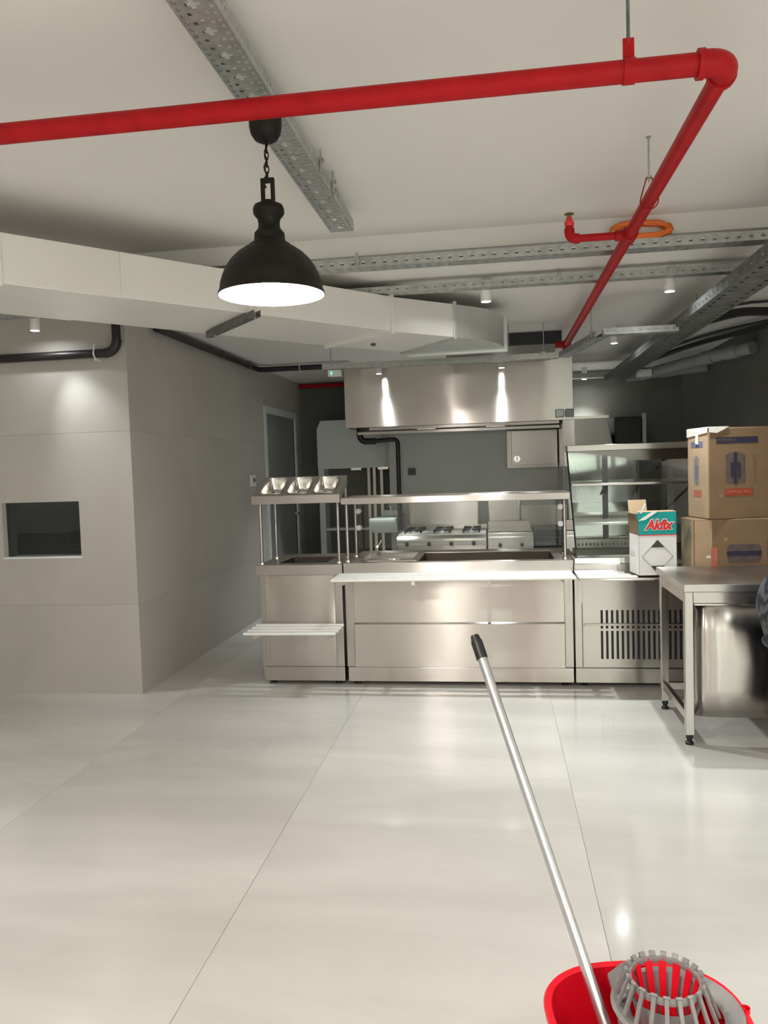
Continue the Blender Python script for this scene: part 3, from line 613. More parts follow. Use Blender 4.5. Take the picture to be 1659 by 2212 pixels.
# drain from the hood
t = thing('drain_pipe', (-1.3, 9.2, 0.9), 'black pipe dropping from the hood and down the grey wall', 'pipe')
b = MB(); b.tube([(-1.545, 8.95, 2.03), (-1.545, 8.95, 1.96)]+arc((-1.475, 8.95, 1.93), 0.07, 180, 270, 7, 'xz')+[(-1.36, 8.95, 1.86)], 0.036, 16); b.build('bend', M_BLKP, t, smooth=50)
b = MB(); b.tube([(-1.38, 8.95, 1.862), (-1.16, 8.95, 1.872)]+arc((-1.16, 8.95, 1.822), 0.05, 90, 0, 7, 'xz')+[(-1.11, 8.95, 0.83)], 0.025, 16); b.build('pipe', M_BLKP, t, smooth=50)
c = MB(); c.box(-1.294, -1.284, 8.944, 8.956, 1.89, 2.0); c.build('hanger', M_BRASS, t)
t = thing('wall_socket', (-0.99, YP-0.02, 1.49), 'black socket on the grey wall beside the drain pipe', 'socket')
MB().box(-1.045, -0.955, YP-0.02, YP, 1.455, 1.535).build('plate', M_BLK, t, bevel=0.004); MB().lathe([(0.0, 0), (0.022, 0), (0.022, 0.004)], (0, 0, 0), 16).build('face', M_BLK, t).matrix_local = Matrix.Translation(Vector((-1.0, YP-0.021, 1.495))-wl(t)) @ Matrix.Rotation(math.pi/2, 4, 'X')
# electric cabinet
t = thing('control_cabinet', (0.42, 9.25, 1.50), 'stainless wall cabinet with a round lock under the hood', 'wall cabinet')
MB().box(0.12, 0.695, 9.17, YP, 1.50, 1.93).build('body', M_ST, t, bevel=0.004); MB().box(0.175, 0.69, 9.155, 9.17, 1.535, 1.925).build('door', M_STD, t, bevel=0.003)
b = MB(); b.tube([(0.235, 9.156, 1.605), (0.235, 9.142, 1.605)], 0.036, 24); b.build('lock_rosette', M_CHROME, t, smooth=40)
b = MB(); b.box(0.231, 0.239, 9.125, 9.142, 1.585, 1.632); b.build('lock_key', M_GPL, t)
# stainless splashbacks and range
t = thing('gas_range', (-0.60, 8.75, 0), 'stainless gas range with black pot supports under the hood', 'gas range')
MB().box(-1.09, -0.125, 8.52, 9.28, 0.12, 0.80).build('body', M_ST, t, bevel=0.004)
b = MB(); pts = [(8.52, 0.800), (8.47, 0.796), (8.445, 0.775), (8.44, 0.745), (8.455, 0.705), (8.52, 0.690)]
b.extr([(-1.09, p, q) for (p, q) in pts], (0.965, 0, 0)); b.build('control_panel', M_ST, t, smooth=50)
MB().box(-1.085, -0.13, 8.54, 9.24, 0.80, 0.815).build('cooktop', M_STD, t, bevel=0.003)
for k in range(4):
    x = -0.98+0.24*k; b = MB(); b.tube([(x, 8.462, 0.715), (x, 8.425, 0.712)], 0.022, 14); b.build('knob', M_BLK, t, smooth=40)
for k in range(3):
    for j in range(2):
        x, y = -0.93+0.32*k, 8.70+0.36*j; b = MB()
        for aa in range(4):
            an = math.pi/4+aa*math.pi/2; b.obox((x+0.075*math.cos(an), y+0.075*math.sin(an), 0.842), (0.055*math.cos(an), 0.055*math.sin(an), 0), (-0.006*math.sin(an), 0.006*math.cos(an), 0), (0, 0, 0.008))
            b.obox((x+0.12*math.cos(an), y+0.12*math.sin(an), 0.830), (0.006*math.cos(an), 0.006*math.sin(an), 0), (-0.006*math.sin(an), 0.006*math.cos(an), 0), (0, 0, 0.016))
        b.build('pot_support', M_BLK, t); b = MB(); b.lathe([(0, 0.02), (0.045, 0.02), (0.05, 0.0)], (x, y, 0.815), 16); b.build('burner', M_GPL, t, smooth=40)
MB().box(-1.09, -0.125, 9.24, 9.28, 0.80, 0.86).build('upstand', M_ST, t)
for (x0, x1, nm) in ((-1.04, -0.23, 'wide brushed splash panel on the wall behind the gas range'), (-0.10, 0.25, 'narrow brushed splash panel on the wall behind the griddle'), (0.28, 0.70, 'low splash panel by the right end of the cooking recess')):
    q = thing('splash_panel', ((x0+x1)/2, YP-0.01, 0.8), nm, 'splash panel', 'splash panels behind the cooking line')
    MB().box(x0, x1, YP-0.014, YP, 0.80, 1.14 if x0 < 0.2 else 1.06).build('sheet', M_STD, q); b = MB(); b.box(x0-0.006, x0+0.006, YP-0.02, YP-0.014, 0.80, 1.14 if x0 < 0.2 else 1.06); b.box(x1-0.006, x1+0.006, YP-0.02, YP-0.014, 0.80, 1.14 if x0 < 0.2 else 1.06); b.build('edge_trim', M_CHROME, q)
t = thing('griddle', (0.13, 8.8, 0), 'stainless griddle unit right of the gas range', 'griddle')
MB().box(-0.112, 0.375, 8.48, 9.28, 0.12, 0.815).build('body', M_ST, t, bevel=0.004)
MB().box(-0.112, 0.375, 8.455, 8.48, 0.60, 0.775).build('control_panel', M_ST, t, bevel=0.006)
MB().box(-0.10, 0.365, 8.50, 9.2, 0.815, 0.835).build('plate', M_CHROME, t, bevel=0.003)
b = MB(); b.box(-0.112, 0.375, 9.20, 9.28, 0.815, 0.89); b.build('upstand', M_ST, t)
for x in (0.02, 0.25):
    b = MB(); b.tube([(x, 8.456, 0.69), (x, 8.425, 0.69)], 0.02, 14); b.build('knob', M_BLK, t, smooth=40)
t = thing('oven', (0.52, 8.8, 0), 'black-fronted oven at the right end of the cooking line', 'oven')
MB().box(0.385, 0.695, 8.47, 9.2, 0.10, 0.84).build('body', M_BLK, t, bevel=0.005); MB().box(0.40, 0.68, 8.455, 8.47, 0.25, 0.80).build('door', M_BLK, t, bevel=0.004)
b = MB(); b.tube([(0.42, 8.43, 0.76), (0.66, 8.43, 0.76)], 0.008, 8); b.build('handle', M_BLK, t)
# white hand basin on the wall end
t = thing('hand_basin', (-1.25, 9.05, 0.82), 'white wall basin left of the gas range, seen through the glass', 'basin')
b = MB(); b.extr([(-1.44, 8.80, 0.91), (-1.44, 8.76, 0.94), (-1.44, 8.76, 0.98), (-1.44, 9.24, 0.98), (-1.44, 9.24, 0.80), (-1.44, 9.0, 0.80)], (0.295, 0, 0)); b.build('bowl', M_ENAMEL, t, bevel=0.012)
MB().box(-1.36, -1.145, 9.22, 9.26, 0.98, 1.05).build('upstand', M_ENAMEL, t, bevel=0.006)
MB().box(-1.40, -1.18, 8.84, 9.18, 0.981, 0.983).build('basin_hollow', M_PALEG, t)
b = MB(); b.tube([(-1.25, 9.20, 0.98), (-1.25, 9.20, 1.10), (-1.25, 9.10, 1.12), (-1.25, 9.07, 1.09)], 0.010, 10); b.build('tap', M_CHROME, t, smooth=50)
MB().box(-1.30, -1.10, 9.26, YP, 0.82, 1.0).build('bracket', M_GPL, t)

# tall pale cabinet in the far left
t = thing('tall_cabinet', (-1.8, 9.85, 0), 'tall pale grey open-fronted cabinet against the far wall left of the hood', 'cabinet')
CX0, CX1, CY = -2.225, -1.30, 9.72
MB().box(CX0, CX0+0.075, CY, YB-0.02, 0, 1.95).build('side_panel', M_PALEG, t, bevel=0.004)
b = MB(); b.extr([(CX0, CY-0.02, 1.56), (CX1, CY-0.02, 1.56), (CX1, CY-0.02, 2.165), (CX0+0.05, CY-0.02, 2.165), (CX0, CY-0.02, 2.06)], (0, 0.30, 0)); b.build('upper_panel', M_PALEG, t, bevel=0.004)
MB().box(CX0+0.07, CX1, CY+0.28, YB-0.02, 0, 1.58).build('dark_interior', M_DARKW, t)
MB().box(CX0+0.075, CX1, CY+0.02, CY+0.28, 0.78, 0.81).build('shelf', M_PALEG, t)
for x in (-1.60, -1.53, -1.44):
    MB().box(x, x+0.035, CY, CY+0.03, 0, 1.56).build('post', M_ST, t)
for x in (-1.80, -1.46):
    b = MB(); b.box(x, x+0.13, CY-0.03, CY+0.05, 1.535, 1.565); b.build('glint_strip', M_CHROME, t)  # polished strips stand in for lamp reflections along the panel's lower edge
t = thing('thermostat', (XS, 7.9, 1.42), 'white thermostat with dark display on the passage wall', 'thermostat')
MB().box(XS, XS+0.022, 7.84, 7.98, 1.40, 1.52).build('plate', M_WPL, t, bevel=0.004); MB().box(XS+0.022, XS+0.024, 7.90, 7.95, 1.445, 1.485).build('display', M_BLK, t)

# far right kitchen: small canopy, dark fridge, frame post
t = thing('wall_canopy', (1.05, 9.8, 1.6), 'small slanted stainless canopy on the back wall right of the big hood', 'canopy')
b = MB(); b.extr([(0.88, 9.45, 1.55), (1.38, 9.45, 1.55), (1.28, 9.45, 2.06), (0.88, 9.45, 2.06)], (0, 0.62, 0)); b.build('shell', M_STD, t, bevel=0.004)
MB().box(0.88, 1.30, 9.43, 9.45, 2.05, 2.08).build('rim', M_CHROME, t)
t = thing('tall_fridge', (1.55, 9.8, 0), 'tall black fridge in the dark right corner of the kitchen', 'fridge')
MB().box(1.36, 1.66, 9.40, 10.05, 0, 2.05).build('body', M_BLK, t, bevel=0.006); MB().box(1.37, 1.65, 9.37, 9.40, 0.1, 2.03).build('door', M_BLK, t, bevel=0.006)
b = MB(); b.tube([(1.40, 9.34, 1.0), (1.40, 9.34, 1.5)], 0.010, 8); b.build('handle', M_GPL, t)
t = thing('steel_upright', (1.69, 9.5, 0), 'pale steel upright standing beside the black fridge', 'post')
MB().box(1.67, 1.715, 9.42, 9.46, 0.012, 2.08).build('post', M_GALV, t, bevel=0.003); MB().box(1.667, 1.735, 9.40, 9.48, 0, 0.012).build('foot_plate', M_GALV, t)
MB().box(1.668, 1.717, 9.418, 9.462, 2.08, 2.09).build('end_cap', M_GPL, t)

# ================================================================== SERVING COUNTERS
YF = 5.47
def rail(parent, x0, x1, z, y0, y1, n, m=M_BAR):
    for k in range(n):
        y = y0+(y1-y0)*(k+0.5)/n
        MB().box(x0-0.0, x1, y-0.020, y+0.020, z-0.018, z).build('rail_bar', m, parent, bevel=0.005)
    nb = 2 if x1-x0 < 1 else 4
    for k in range(nb):
        x = x0+0.06+(x1-x0-0.12)*k/(nb-1)
        b = MB(); b.extr([(x-0.012, y0+0.03, z-0.018), (x-0.012, YF, z-0.018), (x-0.012, YF, z-0.075), (x-0.012, y0+0.03, z-0.045)], (0.024, 0, 0)); b.build('rail_bracket', M_ST, parent)
def worktop(parent, x0, x1, y0, y1, z0, z1, holes, name='worktop', m=M_ST):
    xs_ = sorted({x0, x1} | {v for h in holes for v in h[:2]}); ys_ = sorted({y0, y1} | {v for h in holes for v in h[2:]}); b = MB()
    for i in range(len(xs_)-1):
        for j in range(len(ys_)-1):
            xm, ym = (xs_[i]+xs_[i+1])/2, (ys_[j]+ys_[j+1])/2
            if any(h[0] < xm < h[1] and h[2] < ym < h[3] for h in holes): continue
            b.box(xs_[i], xs_[i+1], ys_[j], ys_[j+1], z0, z1)
    return b.build(name, m, parent)
def well(parent, h, ztop, depth, m, name='well'):
    x0, x1, y0, y1 = h; b = MB(); zb = ztop-depth; k = 0.004
    b.box(x0, x1, y0, y1, zb-k, zb); b.box(x0, x0+k, y0, y1, zb, ztop); b.box(x1-k, x1, y0, y1, zb, ztop); b.box(x0, x1, y0, y0+k, zb, ztop); b.box(x0, x1, y1-k, y1, zb, ztop)
    return b.build(name, m, parent)
def feet(parent, pts, z):
    for (x, y) in pts:
        b = MB(); b.lathe([(0, 0), (0.024, 0), (0.024, 0.012), (0.016, 0.016), (0.016, z)], (x, y, 0), 16); b.build('foot', M_BLK, parent, smooth=40)
def post(parent, x, y, z0, z1, r=0.011):
    MB().cyl((x, y), r, z0, z1, 14).build('gantry_post', M_CHROME if r > 0.02 else M_ST, parent, smooth=50)
    MB().lathe([(0.022, 0), (0.020, 0.014), (r, 0.020)], (x, y, z0), 16).build('post_collar', M_CHROME, parent, smooth=40)

# ---- left unit: cutlery and tray dispenser
t = thing('tray_counter', (-1.415, 5.8, 0), 'narrow stainless counter unit with a low tray rail and tilted cutlery shelf, nearest the passage', 'counter')
LX0, LX1 = -1.715, -1.108
MB().box(LX0+0.004, LX1-0.004, YF+0.012, 6.16, 0.032, 0.80).build('body', M_ST, t)
MB().box(LX0, LX0+0.055, YF-0.004, YF+0.05, 0.135, 0.80).build('corner_post', M_ST, t, bevel=0.003)
MB().box(LX1-0.055, LX1, YF-0.004, YF+0.05, 0.135, 0.80).build('corner_post', M_ST, t, bevel=0.003)
b = MB(); n = 14; vs = []; fs = []
for i in range(n+1):
    for j in range(n+1):
        u, v = i/n, j/n; vs.append((LX0+0.058+(LX1-LX0-0.116)*u, YF+0.006-0.012*math.sin(math.pi*u)**0.6*math.sin(math.pi*v)**0.5, 0.135+0.66*v))
for i in range(n):
    for j in range(n): fs.append((i*(n+1)+j, (i+1)*(n+1)+j, (i+1)*(n+1)+j+1, i*(n+1)+j+1))
b.add(vs, fs); b.build('front_panel', M_STH, t, smooth=60)
MB().box(LX0+0.02, LX1, YF-0.002, YF+0.05, 0.030, 0.132).build('plinth', M_ST, t, bevel=0.003)
LW = (-1.60, -1.24, 5.58, 6.02)
worktop(t, LX0-0.018, LX1+0.006, 5.455, 6.20, 0.80, 0.872, [LW]); well(t, LW, 0.868, 0.12, M_WELL)
feet(t, [(LX0+0.06, YF+0.06), (LX1-0.06, YF+0.06), (LX0+0.06, 6.1), (LX1-0.06, 6.1)], 0.035)
for (x, y) in [(-1.708, 5.53), (-1.69, 5.86), (-1.135, 5.53), (-1.135, 5.86)]: post(t, x, y, 0.872, 1.32 if y < 5.6 else 1.44)
rail(t, -1.735, -1.095, 0.455, 5.08, 5.46, 4)
MB().box(-1.742, -1.098, 5.43, 5.46, 1.312, 1.374).build('shelf_fascia', M_ST, t, bevel=0.004)
# tilted shelf with three openings
P0 = Vector((-1.742, 5.445, 1.373)); ux = Vector((1, 0, 0)); uy = Vector((0, 0.30, 0.128)); uyn = uy.normalized(); un = ux.cross(uyn)
LL = uy.length; wsh = 0.644
ops = [(0.055+0.195*k, 0.055+0.195*k+0.150) for k in range(3)]
b = MB(); us = sorted({0.0, wsh} | {v for o_ in ops for v in o_}); vsn = [0.0, 0.022, LL-0.026, LL]
for i in range(len(us)-1):
    for j in range(3):
        um = (us[i]+us[i+1])/2
        if j == 1 and any(o_[0] < um < o_[1] for o_ in ops): continue
        q = [P0+ux*us[i]+uyn*vsn[j], P0+ux*us[i+1]+uyn*vsn[j], P0+ux*us[i+1]+uyn*vsn[j+1], P0+ux*us[i]+uyn*vsn[j+1]]
        b.extr(q, -un*0.003)
b.build('tilted_shelf', M_STD, t)
b = MB(); b.extr([(-1.742, 5.445, 1.374), (-1.742, 5.745, 1.50), (-1.742, 5.745, 1.44), (-1.742, 5.445, 1.312)], (0.003, 0, 0)); b.extr([(-1.101, 5.445, 1.374), (-1.101, 5.745, 1.50), (-1.101, 5.745, 1.44), (-1.101, 5.445, 1.312)], (0.003, 0, 0)); b.build('shelf_end', M_ST, t)
for k, o_ in enumerate(ops):
    r = thing('steel_pan', P0+ux*(o_[0]+o_[1])/2+uyn*LL/2-un*0.09, 'empty stainless pan in the tilted shelf, %s of three' % ['nearest the passage wall', 'in the middle', 'nearest the hood'][k], 'pan', 'pans in the tilted shelf')
    b = MB(); rim = []; n = 24
    def ring(sh, dep):
        out = []; cx_, cy_ = (o_[0]+o_[1])/2, LL/2; hw, hh = (o_[1]-o_[0])/2-sh, LL/2-0.026-sh
        for q in range(n):
            a_ = 2*math.pi*q/n; c_, s_ = math.cos(a_), math.sin(a_); e_ = 0.35
            out.append(P0+ux*(cx_+hw*math.copysign(abs(c_)**e_, c_))+uyn*(cy_+hh*math.copysign(abs(s_)**e_, s_))-un*dep)
        return out
    R_ = [ring(-0.008, -0.003), ring(0.0, -0.003), ring(0.006, 0.01), ring(0.012, 0.075), ring(0.022, 0.088)]
    vs = [p for g_ in R_ for p in g_]; fs = []
    for i in range(len(R_)-1):
        for q in range(n): fs.append((i*n+q, i*n+(q+1) % n, (i+1)*n+(q+1) % n, (i+1)*n+q))
    fs.append(tuple(range((len(R_)-1)*n, len(R_)*n))); b.add(vs, fs); b.build('basin', M_CHROME, r, smooth=50, solid=0.001)
    b = MB(); rg = ring(-0.004, -0.005); b.tube(rg, 0.003, 6, closed=True); b.build('rim', M_CHROME, r, smooth=60)

# ---- middle unit: hot counter
t = thing('serving_counter', (-0.30, 5.85, 0), 'wide stainless serving counter with glass gantry and tray rail, in the middle', 'counter')
MX0, MX1 = -1.088, 0.497
MB().box(MX0+0.004, MX1-0.004, YF+0.014, 6.24, 0.032, 0.80).build('body', M_ST, t)
for x in (MX0, MX1-0.058): MB().box(x, x+0.058, YF-0.004, YF+0.05, 0.135, 0.80).build('corner_post', M_ST, t, bevel=0.003)
MB().box(MX1-0.060, MX1-0.022, YF-0.008, YF-0.004, 0.58, 0.78).build('hinge_plate', M_STD, t, bevel=0.001)
MB().box(MX0+0.060, MX1-0.060, YF+0.002, YF+0.014, 0.450, 0.80).build('front_panel', M_STH, t)
b = MB(); b.extr([(MX0+0.060, YF+0.014, 0.462), (MX0+0.060, YF+0.002, 0.452), (MX0+0.060, YF-0.012, 0.440), (MX0+0.060, YF-0.012, 0.135), (MX0+0.060, YF+0.014, 0.135)], (MX1-MX0-0.12, 0, 0)); b.build('front_panel', M_STH, t)
MB().box(MX0+0.006, MX1-0.002, YF-0.006, YF+0.05, 0.030, 0.132).build('plinth', M_STH, t, bevel=0.003)
MW1 = (-1.0, -0.62, 5.53, 6.10); MW2 = (-0.565, 0.385, 5.53, 6.08)
worktop(t, MX0-0.002, MX1+0.002, 5.445, 6.27, 0.805, 0.880, [MW1, MW2]); well(t, MW2, 0.876, 0.12, M_WELL); well(t, MW1, 0.872, 0.03, M_STD, 'inset_tray')
b = MB(); b.lathe([(0.0, 0.004), (0.09, 0.004), (0.10, 0.0), (0.115, 0.0), (0.118, 0.012)], (-0.78, 5.80, 0.842), 24); b.build('round_well', M_CHROME, t, smooth=40)
b = MB(); b.box(-0.93, -0.57, 5.50, 5.53, 0.880, 0.892); b.build('well_edge', M_CHROME, t, bevel=0.003)
b = MB(); b.tube([(-0.93, 6.02, 0.87), (-0.93, 6.02, 0.93), (-0.92, 5.95, 0.945)], 0.009, 10); b.tube([(-0.93, 6.02, 0.93), (-0.90, 6.03, 0.985)], 0.007, 8); b.build('tap', M_CHROME, t, smooth=50)
feet(t, [(MX0+0.06, YF+0.06), (MX1-0.06, YF+0.06), (MX0+0.06, 6.15), (MX1-0.06, 6.15)], 0.035)
for (x, y) in [(MX0+0.018, 5.53), (MX0+0.022, 5.86), (MX1-0.042, 5.53), (MX1-0.022, 5.86)]: post(t, x, y, 0.880, 1.31)
rail(t, -1.118, 0.486, 0.812, 5.10, 5.455, 5)
MB().box(MX0-0.004, MX1-0.008, 5.43, 5.46, 1.297, 1.345).build('gantry_fascia', M_ST, t, bevel=0.005)
MB().box(MX0-0.004, MX1-0.008, 5.46, 5.90, 1.328, 1.344).build('gantry_shelf', M_ST, t, bevel=0.003)
MB().box(MX0+0.028, MX1-0.040, 5.872, 5.880, 0.94, 1.30).build('glass_screen', M_GLASS, t)
for x in (MX0+0.045, MX1-0.045):
    for z in (1.10, 1.225):
        b = MB(); b.tube([(x, 5.845, z), (x, 5.90, z)], 0.020, 16); b.build('glass_clamp', M_WPL, t, smooth=40)

# ---- right unit: refrigerated display
t = thing('display_counter', (1.15, 5.9, 0), 'stainless refrigerated display counter with slanted glass, partly behind the boxes', 'counter')
DX0, DX1 = 0.506, 1.80
MB().box(DX0+0.004, DX1, YF+0.014, 6.48, 0.032, 0.79).build('body', M_ST, t)
MB().box(DX0, DX0+0.050, YF-0.004, YF+0.05, 0.135, 0.79).build('corner_post', M_ST, t, bevel=0.003)
MB().box(DX0+0.022, DX0+0.054, YF-0.008, YF-0.004, 0.58, 0.77).build('hinge_plate', M_STD, t, bevel=0.001)
MB().box(DX0, DX1, YF-0.006, YF+0.05, 0.030, 0.132).build('plinth', M_ST, t, bevel=0.003)
# door panel with rows of vent slots
sl = [(0.018, 0.034, 0.058, 0.252), (0.018, 0.034, 0.268, 0.290), (0.018, 0.034, 0.305, 0.395)]
x_v0, x_v1 = 0.66, 1.28
b = MB(); b.plate(x_v1-x_v0, 0.655, 0.0345, sl, lambda u, v: Vector((x_v0+u, YF+0.002, 0.137+v))); b.box(DX0+0.054, x_v0, YF+0.001, YF+0.003, 0.137, 0.79); b.box(x_v1, DX1, YF+0.001, YF+0.003, 0.137, 0.79); b.build('vent_panel', M_ST, t, solid=0.002)
MB().box(x_v0, x_v1, YF+0.012, YF+0.0135, 0.18, 0.55).build('vent_backing', M_BLK, t)
MB().box(DX0+0.06, x_v1, YF-0.010, YF+0.001, 0.425, 0.440).build('fold_ledge', M_ST, t, bevel=0.003)
MB().box(DX0, DX1, 5.46, 6.48, 0.79, 0.85).build('deck', M_ST, t, bevel=0.003)
MB().box(DX0+0.004, 0.985, 5.47, 5.50, 0.85, 0.892).build('front_upstand', M_CHROME, t, bevel=0.003)
MB().box(DX0, DX1, 5.10, 5.46, 0.785, 0.797).build('rail_shelf', M_ST, t, bevel=0.003)
for k in range(4):
    y = 5.10+0.36*(k+0.5)/4
    MB().box(DX0-0.002, 0.845+0.008*(3-k)-0.018*k, y-0.026, y+0.026, 0.797, 0.812).build('rail_bar', M_BAR, t, bevel=0.004)
feet(t, [(DX0+0.06, YF+0.06), (DX1-0.06, YF+0.06), (DX0+0.06, 6.4), (DX1-0.06, 6.4)], 0.035)
# glass case
GX0, GX1 = 0.535, 1.79; TL0, TL1 = (5.54, 0.87), (6.20, 1.665)
side = [(GX0, TL0[0], TL0[1]), (GX0, TL1[0], TL1[1]), (GX0, 6.45, 1.665), (GX0, 6.45, 0.85)]
b = MB(); b.extr(side, (0.005, 0, 0)); b.build('side_glass', M_GLASS, t)
b = MB(); b.tube([(GX0, TL0[0], TL0[1]), (GX0, TL1[0], TL1[1])], 0.006, 8); b.build('glass_edge', M_BLK, t)
b = MB(); b.extr([(GX0+0.01, TL0[0]+0.01, TL0[1]), (GX0+0.01, TL1[0]+0.01, TL1[1]-0.03), (GX0+0.01, TL1[0]+0.016, TL1[1]-0.03), (GX0+0.01, TL0[0]+0.016, TL0[1])], (GX1-GX0-0.01, 0, 0)); b.build('front_glass', M_GLASS, t)
MB().box(GX0-0.002, GX1, 6.12, 6.48, 1.625, 1.672).build('top_shelf', M_STD, t, bevel=0.004)
MB().box(GX0+0.012, GX1, 5.98, 6.42, 1.365, 1.385).build('display_shelf', M_ST, t, bevel=0.003)
MB().box(GX0+0.012, GX1, 5.84, 6.42, 1.085, 1.105).build('display_shelf', M_ST, t, bevel=0.003)
# back: mirrored sliding doors with grey frames
xm = [0.55, 0.86, 1.10, 1.36, 1.79]
for i in range(4):
    d_ = MB(); d_.box(xm[i], xm[i+1], 6.450+0.004*(i % 2), 6.456+0.004*(i % 2), 0.86, 1.62); d_ = d_.build('mirror_door', M_MIRROR, t)
    f_ = MB(); f_.box(xm[i+1]-0.03, xm[i+1]+0.012, 6.436, 6.450, 0.86, 1.62); f_.build('door_stile', M_PVC, d_)
    if i in (0, 1): h_ = MB(); h_.obox((xm[i+1]-0.012, 6.425, 1.325), (0.014, 0, 0.004), (0, 0.010, 0), (0.004, 0, 0.030)); h_.obox((xm[i+1]-0.034, 6.425, 1.305), (0.004, 0, 0.0), (0, 0.006, 0), (0.012, 0, 0.026)); h_.build('door_handle', M_BLK, d_)
MB().box(GX0, GX1, 6.456, 6.48, 0.85, 1.625).build('back_frame', M_PVC, t)
b = MB(); b.plate(1.2, 0.07, 0.03, [(0.008, 0.020, 0.02, 0.04)], lambda u, v: Vector((0.56+u, 6.40, 0.86+v))); b.build('vent_strip', M_STD, t, solid=0.002)

# ================================================================== BOXES ON THE RAIL
def frame(c, yaw):
    c_, s_ = math.cos(yaw), math.sin(yaw); X = Vector((c_, s_, 0)); Y = Vector((-s_, c_, 0)); return X, Y
# teal and white carton
ya = math.radians(6); X, Y = frame(None, ya); O = Vector((0.880, 5.145, 0.8125)); W_, D_, H1, H2 = 0.238, 0.215, 0.255, 0.40
t = thing('adhesive_carton', O+X*W_/2+Y*D_/2, 'open white and teal carton printed Akfix, standing on the tray rail', 'carton')
Z = Vector((0, 0, 1))
def panel(m, o, a_, b_, th, name, parent, bevel=0): 
    q = MB(); q.extr([o, o+a_, o+a_+b_, o+b_], th); return q.build(name, m, parent, bevel=bevel)
panel(M_PAPER, O, X*W_, Z*H1, Y*0.003, 'front_face', t); panel(M_PAPER, O, Y*D_, Z*H1, X*0.003, 'side_face', t)
panel(M_PAPER, O+X*W_, Y*D_, Z*H1, -X*0.003, 'side_face', t); panel(M_PAPER, O+Y*D_, X*W_, Z*H1, -Y*0.003, 'rear_face', t)
panel(M_CARDL, O+X*0.003+Y*0.003, X*(W_-0.006), Y*(D_-0.006), Z*0.004, 'bottom', t)
panel(M_TEAL, O+Z*H1, X*W_, Z*(H2-H1), Y*0.003, 'front_top_band', t); panel(M_CARD, O+Z*H1-Y*0.0, Y*D_, Z*(H2-H1-0.01)-X*0.012, X*0.003, 'side_flap', t)
panel(M_TEAL, O+Z*H1+X*W_, Y*D_, Z*(H2-H1), -X*0.003, 'side_top_band', t); panel(M_TEAL, O+Z*H1+Y*D_, X*W_, Z*(H2-H1-0.02), -Y*0.003, 'rear_top_band', t)
panel(M_CARDL, O+Z*H2+Y*0.004, X*W_, Y*0.07+Z*0.004, Z*0.003, 'top_flap', t); panel(M_CARDL, O+Z*(H2-0.02)+Y*D_, X*W_*0.5-X*0.0, Z*0.09+Y*0.03, Y*0.003, 'rear_flap', t)
panel(M_CARD, O+Z*(H2-0.012)-X*0.012+Y*0.01, Y*(D_-0.04), -X*0.03+Z*0.006, Z*0.003, 'folded_edge', t)
panel(M_TAPE, O+Z*(H2-0.052)-Y*0.002, X*0.04+Z*0.004, X*0.09+Z*0.058, -Y*0.002, 'torn_strip', t)
panel(M_TAPE, O+Z*(H2-0.005)-Y*0.002+X*0.012, X*0.010, X*0.025+Z*0.062, -Y*0.002, 'torn_strip', t)
MBp = MB(); MBp.extr([O+Z*(H1-0.003)-Y*0.001, O+X*W_+Z*(H1-0.003)-Y*0.001, O+X*W_+Z*(H1+0.003)-Y*0.001, O+Z*(H1+0.003)-Y*0.001], -Y*0.0006); MBp.build('red_line', M_LOGO, t)
cx_ = O+X*0.125+Z*(H1+0.063)-Y*0.0012
put_text('logo_outline', 'Akfix', 0.086, M_PAPER, t, cx_, X, Z, bold=0.0078, shear=0.28, sx=0.86, extrude=0.0004)
put_text('logo_text', 'Akfix', 0.086, M_LOGO, t, cx_-Y*0.0014, X, Z, bold=0.0034, shear=0.28, sx=0.86, extrude=0.0004)
# diamond mark with black corners
dc = O+X*0.118+Z*0.118-Y*0.0012; hw, hh = 0.096, 0.106; th = 0.0022
b = MB(); co = [dc+Z*hh, dc+X*hw, dc-Z*hh, dc-X*hw]
for i in range(4):
    p, q = co[i], co[(i+1) % 4]; d_ = (q-p).normalized(); n_ = d_.cross(Y); b.extr([p-n_*th*0.5, q-n_*th*0.5, q+n_*th*0.5, p+n_*th*0.5], -Y*0.0006)
f = 0.45
b.extr([dc+Z*hh, dc+Z*hh*(1-f)+X*hw*f, dc+Z*hh*(1-f)-X*hw*f], -Y*0.0007); b.extr([dc-Z*hh, dc-Z*hh*(1-f)-X*hw*f, dc-Z*hh*(1-f)+X*hw*f], -Y*0.0007)
b.build('diamond_mark', M_PRBLK, t)
b = MB(); so = O+Y*0.10+Z*0.11-X*0.001
for k in range(2): b.extr([so+Y*(0.05*k), so+Y*(0.05*k+0.025), so+Y*(0.05*k+0.025)+Z*0.004, so+Y*(0.05*k)+Z*0.004], -X*0.0006); b.extr([so+Y*(0.05*k+0.01), so+Y*(0.05*k+0.014), so+Y*(0.05*k+0.014)+Z*0.035, so+Y*(0.05*k+0.01)+Z*0.035], -X*0.0006)
b.build('handling_marks', M_PRBLK, t)

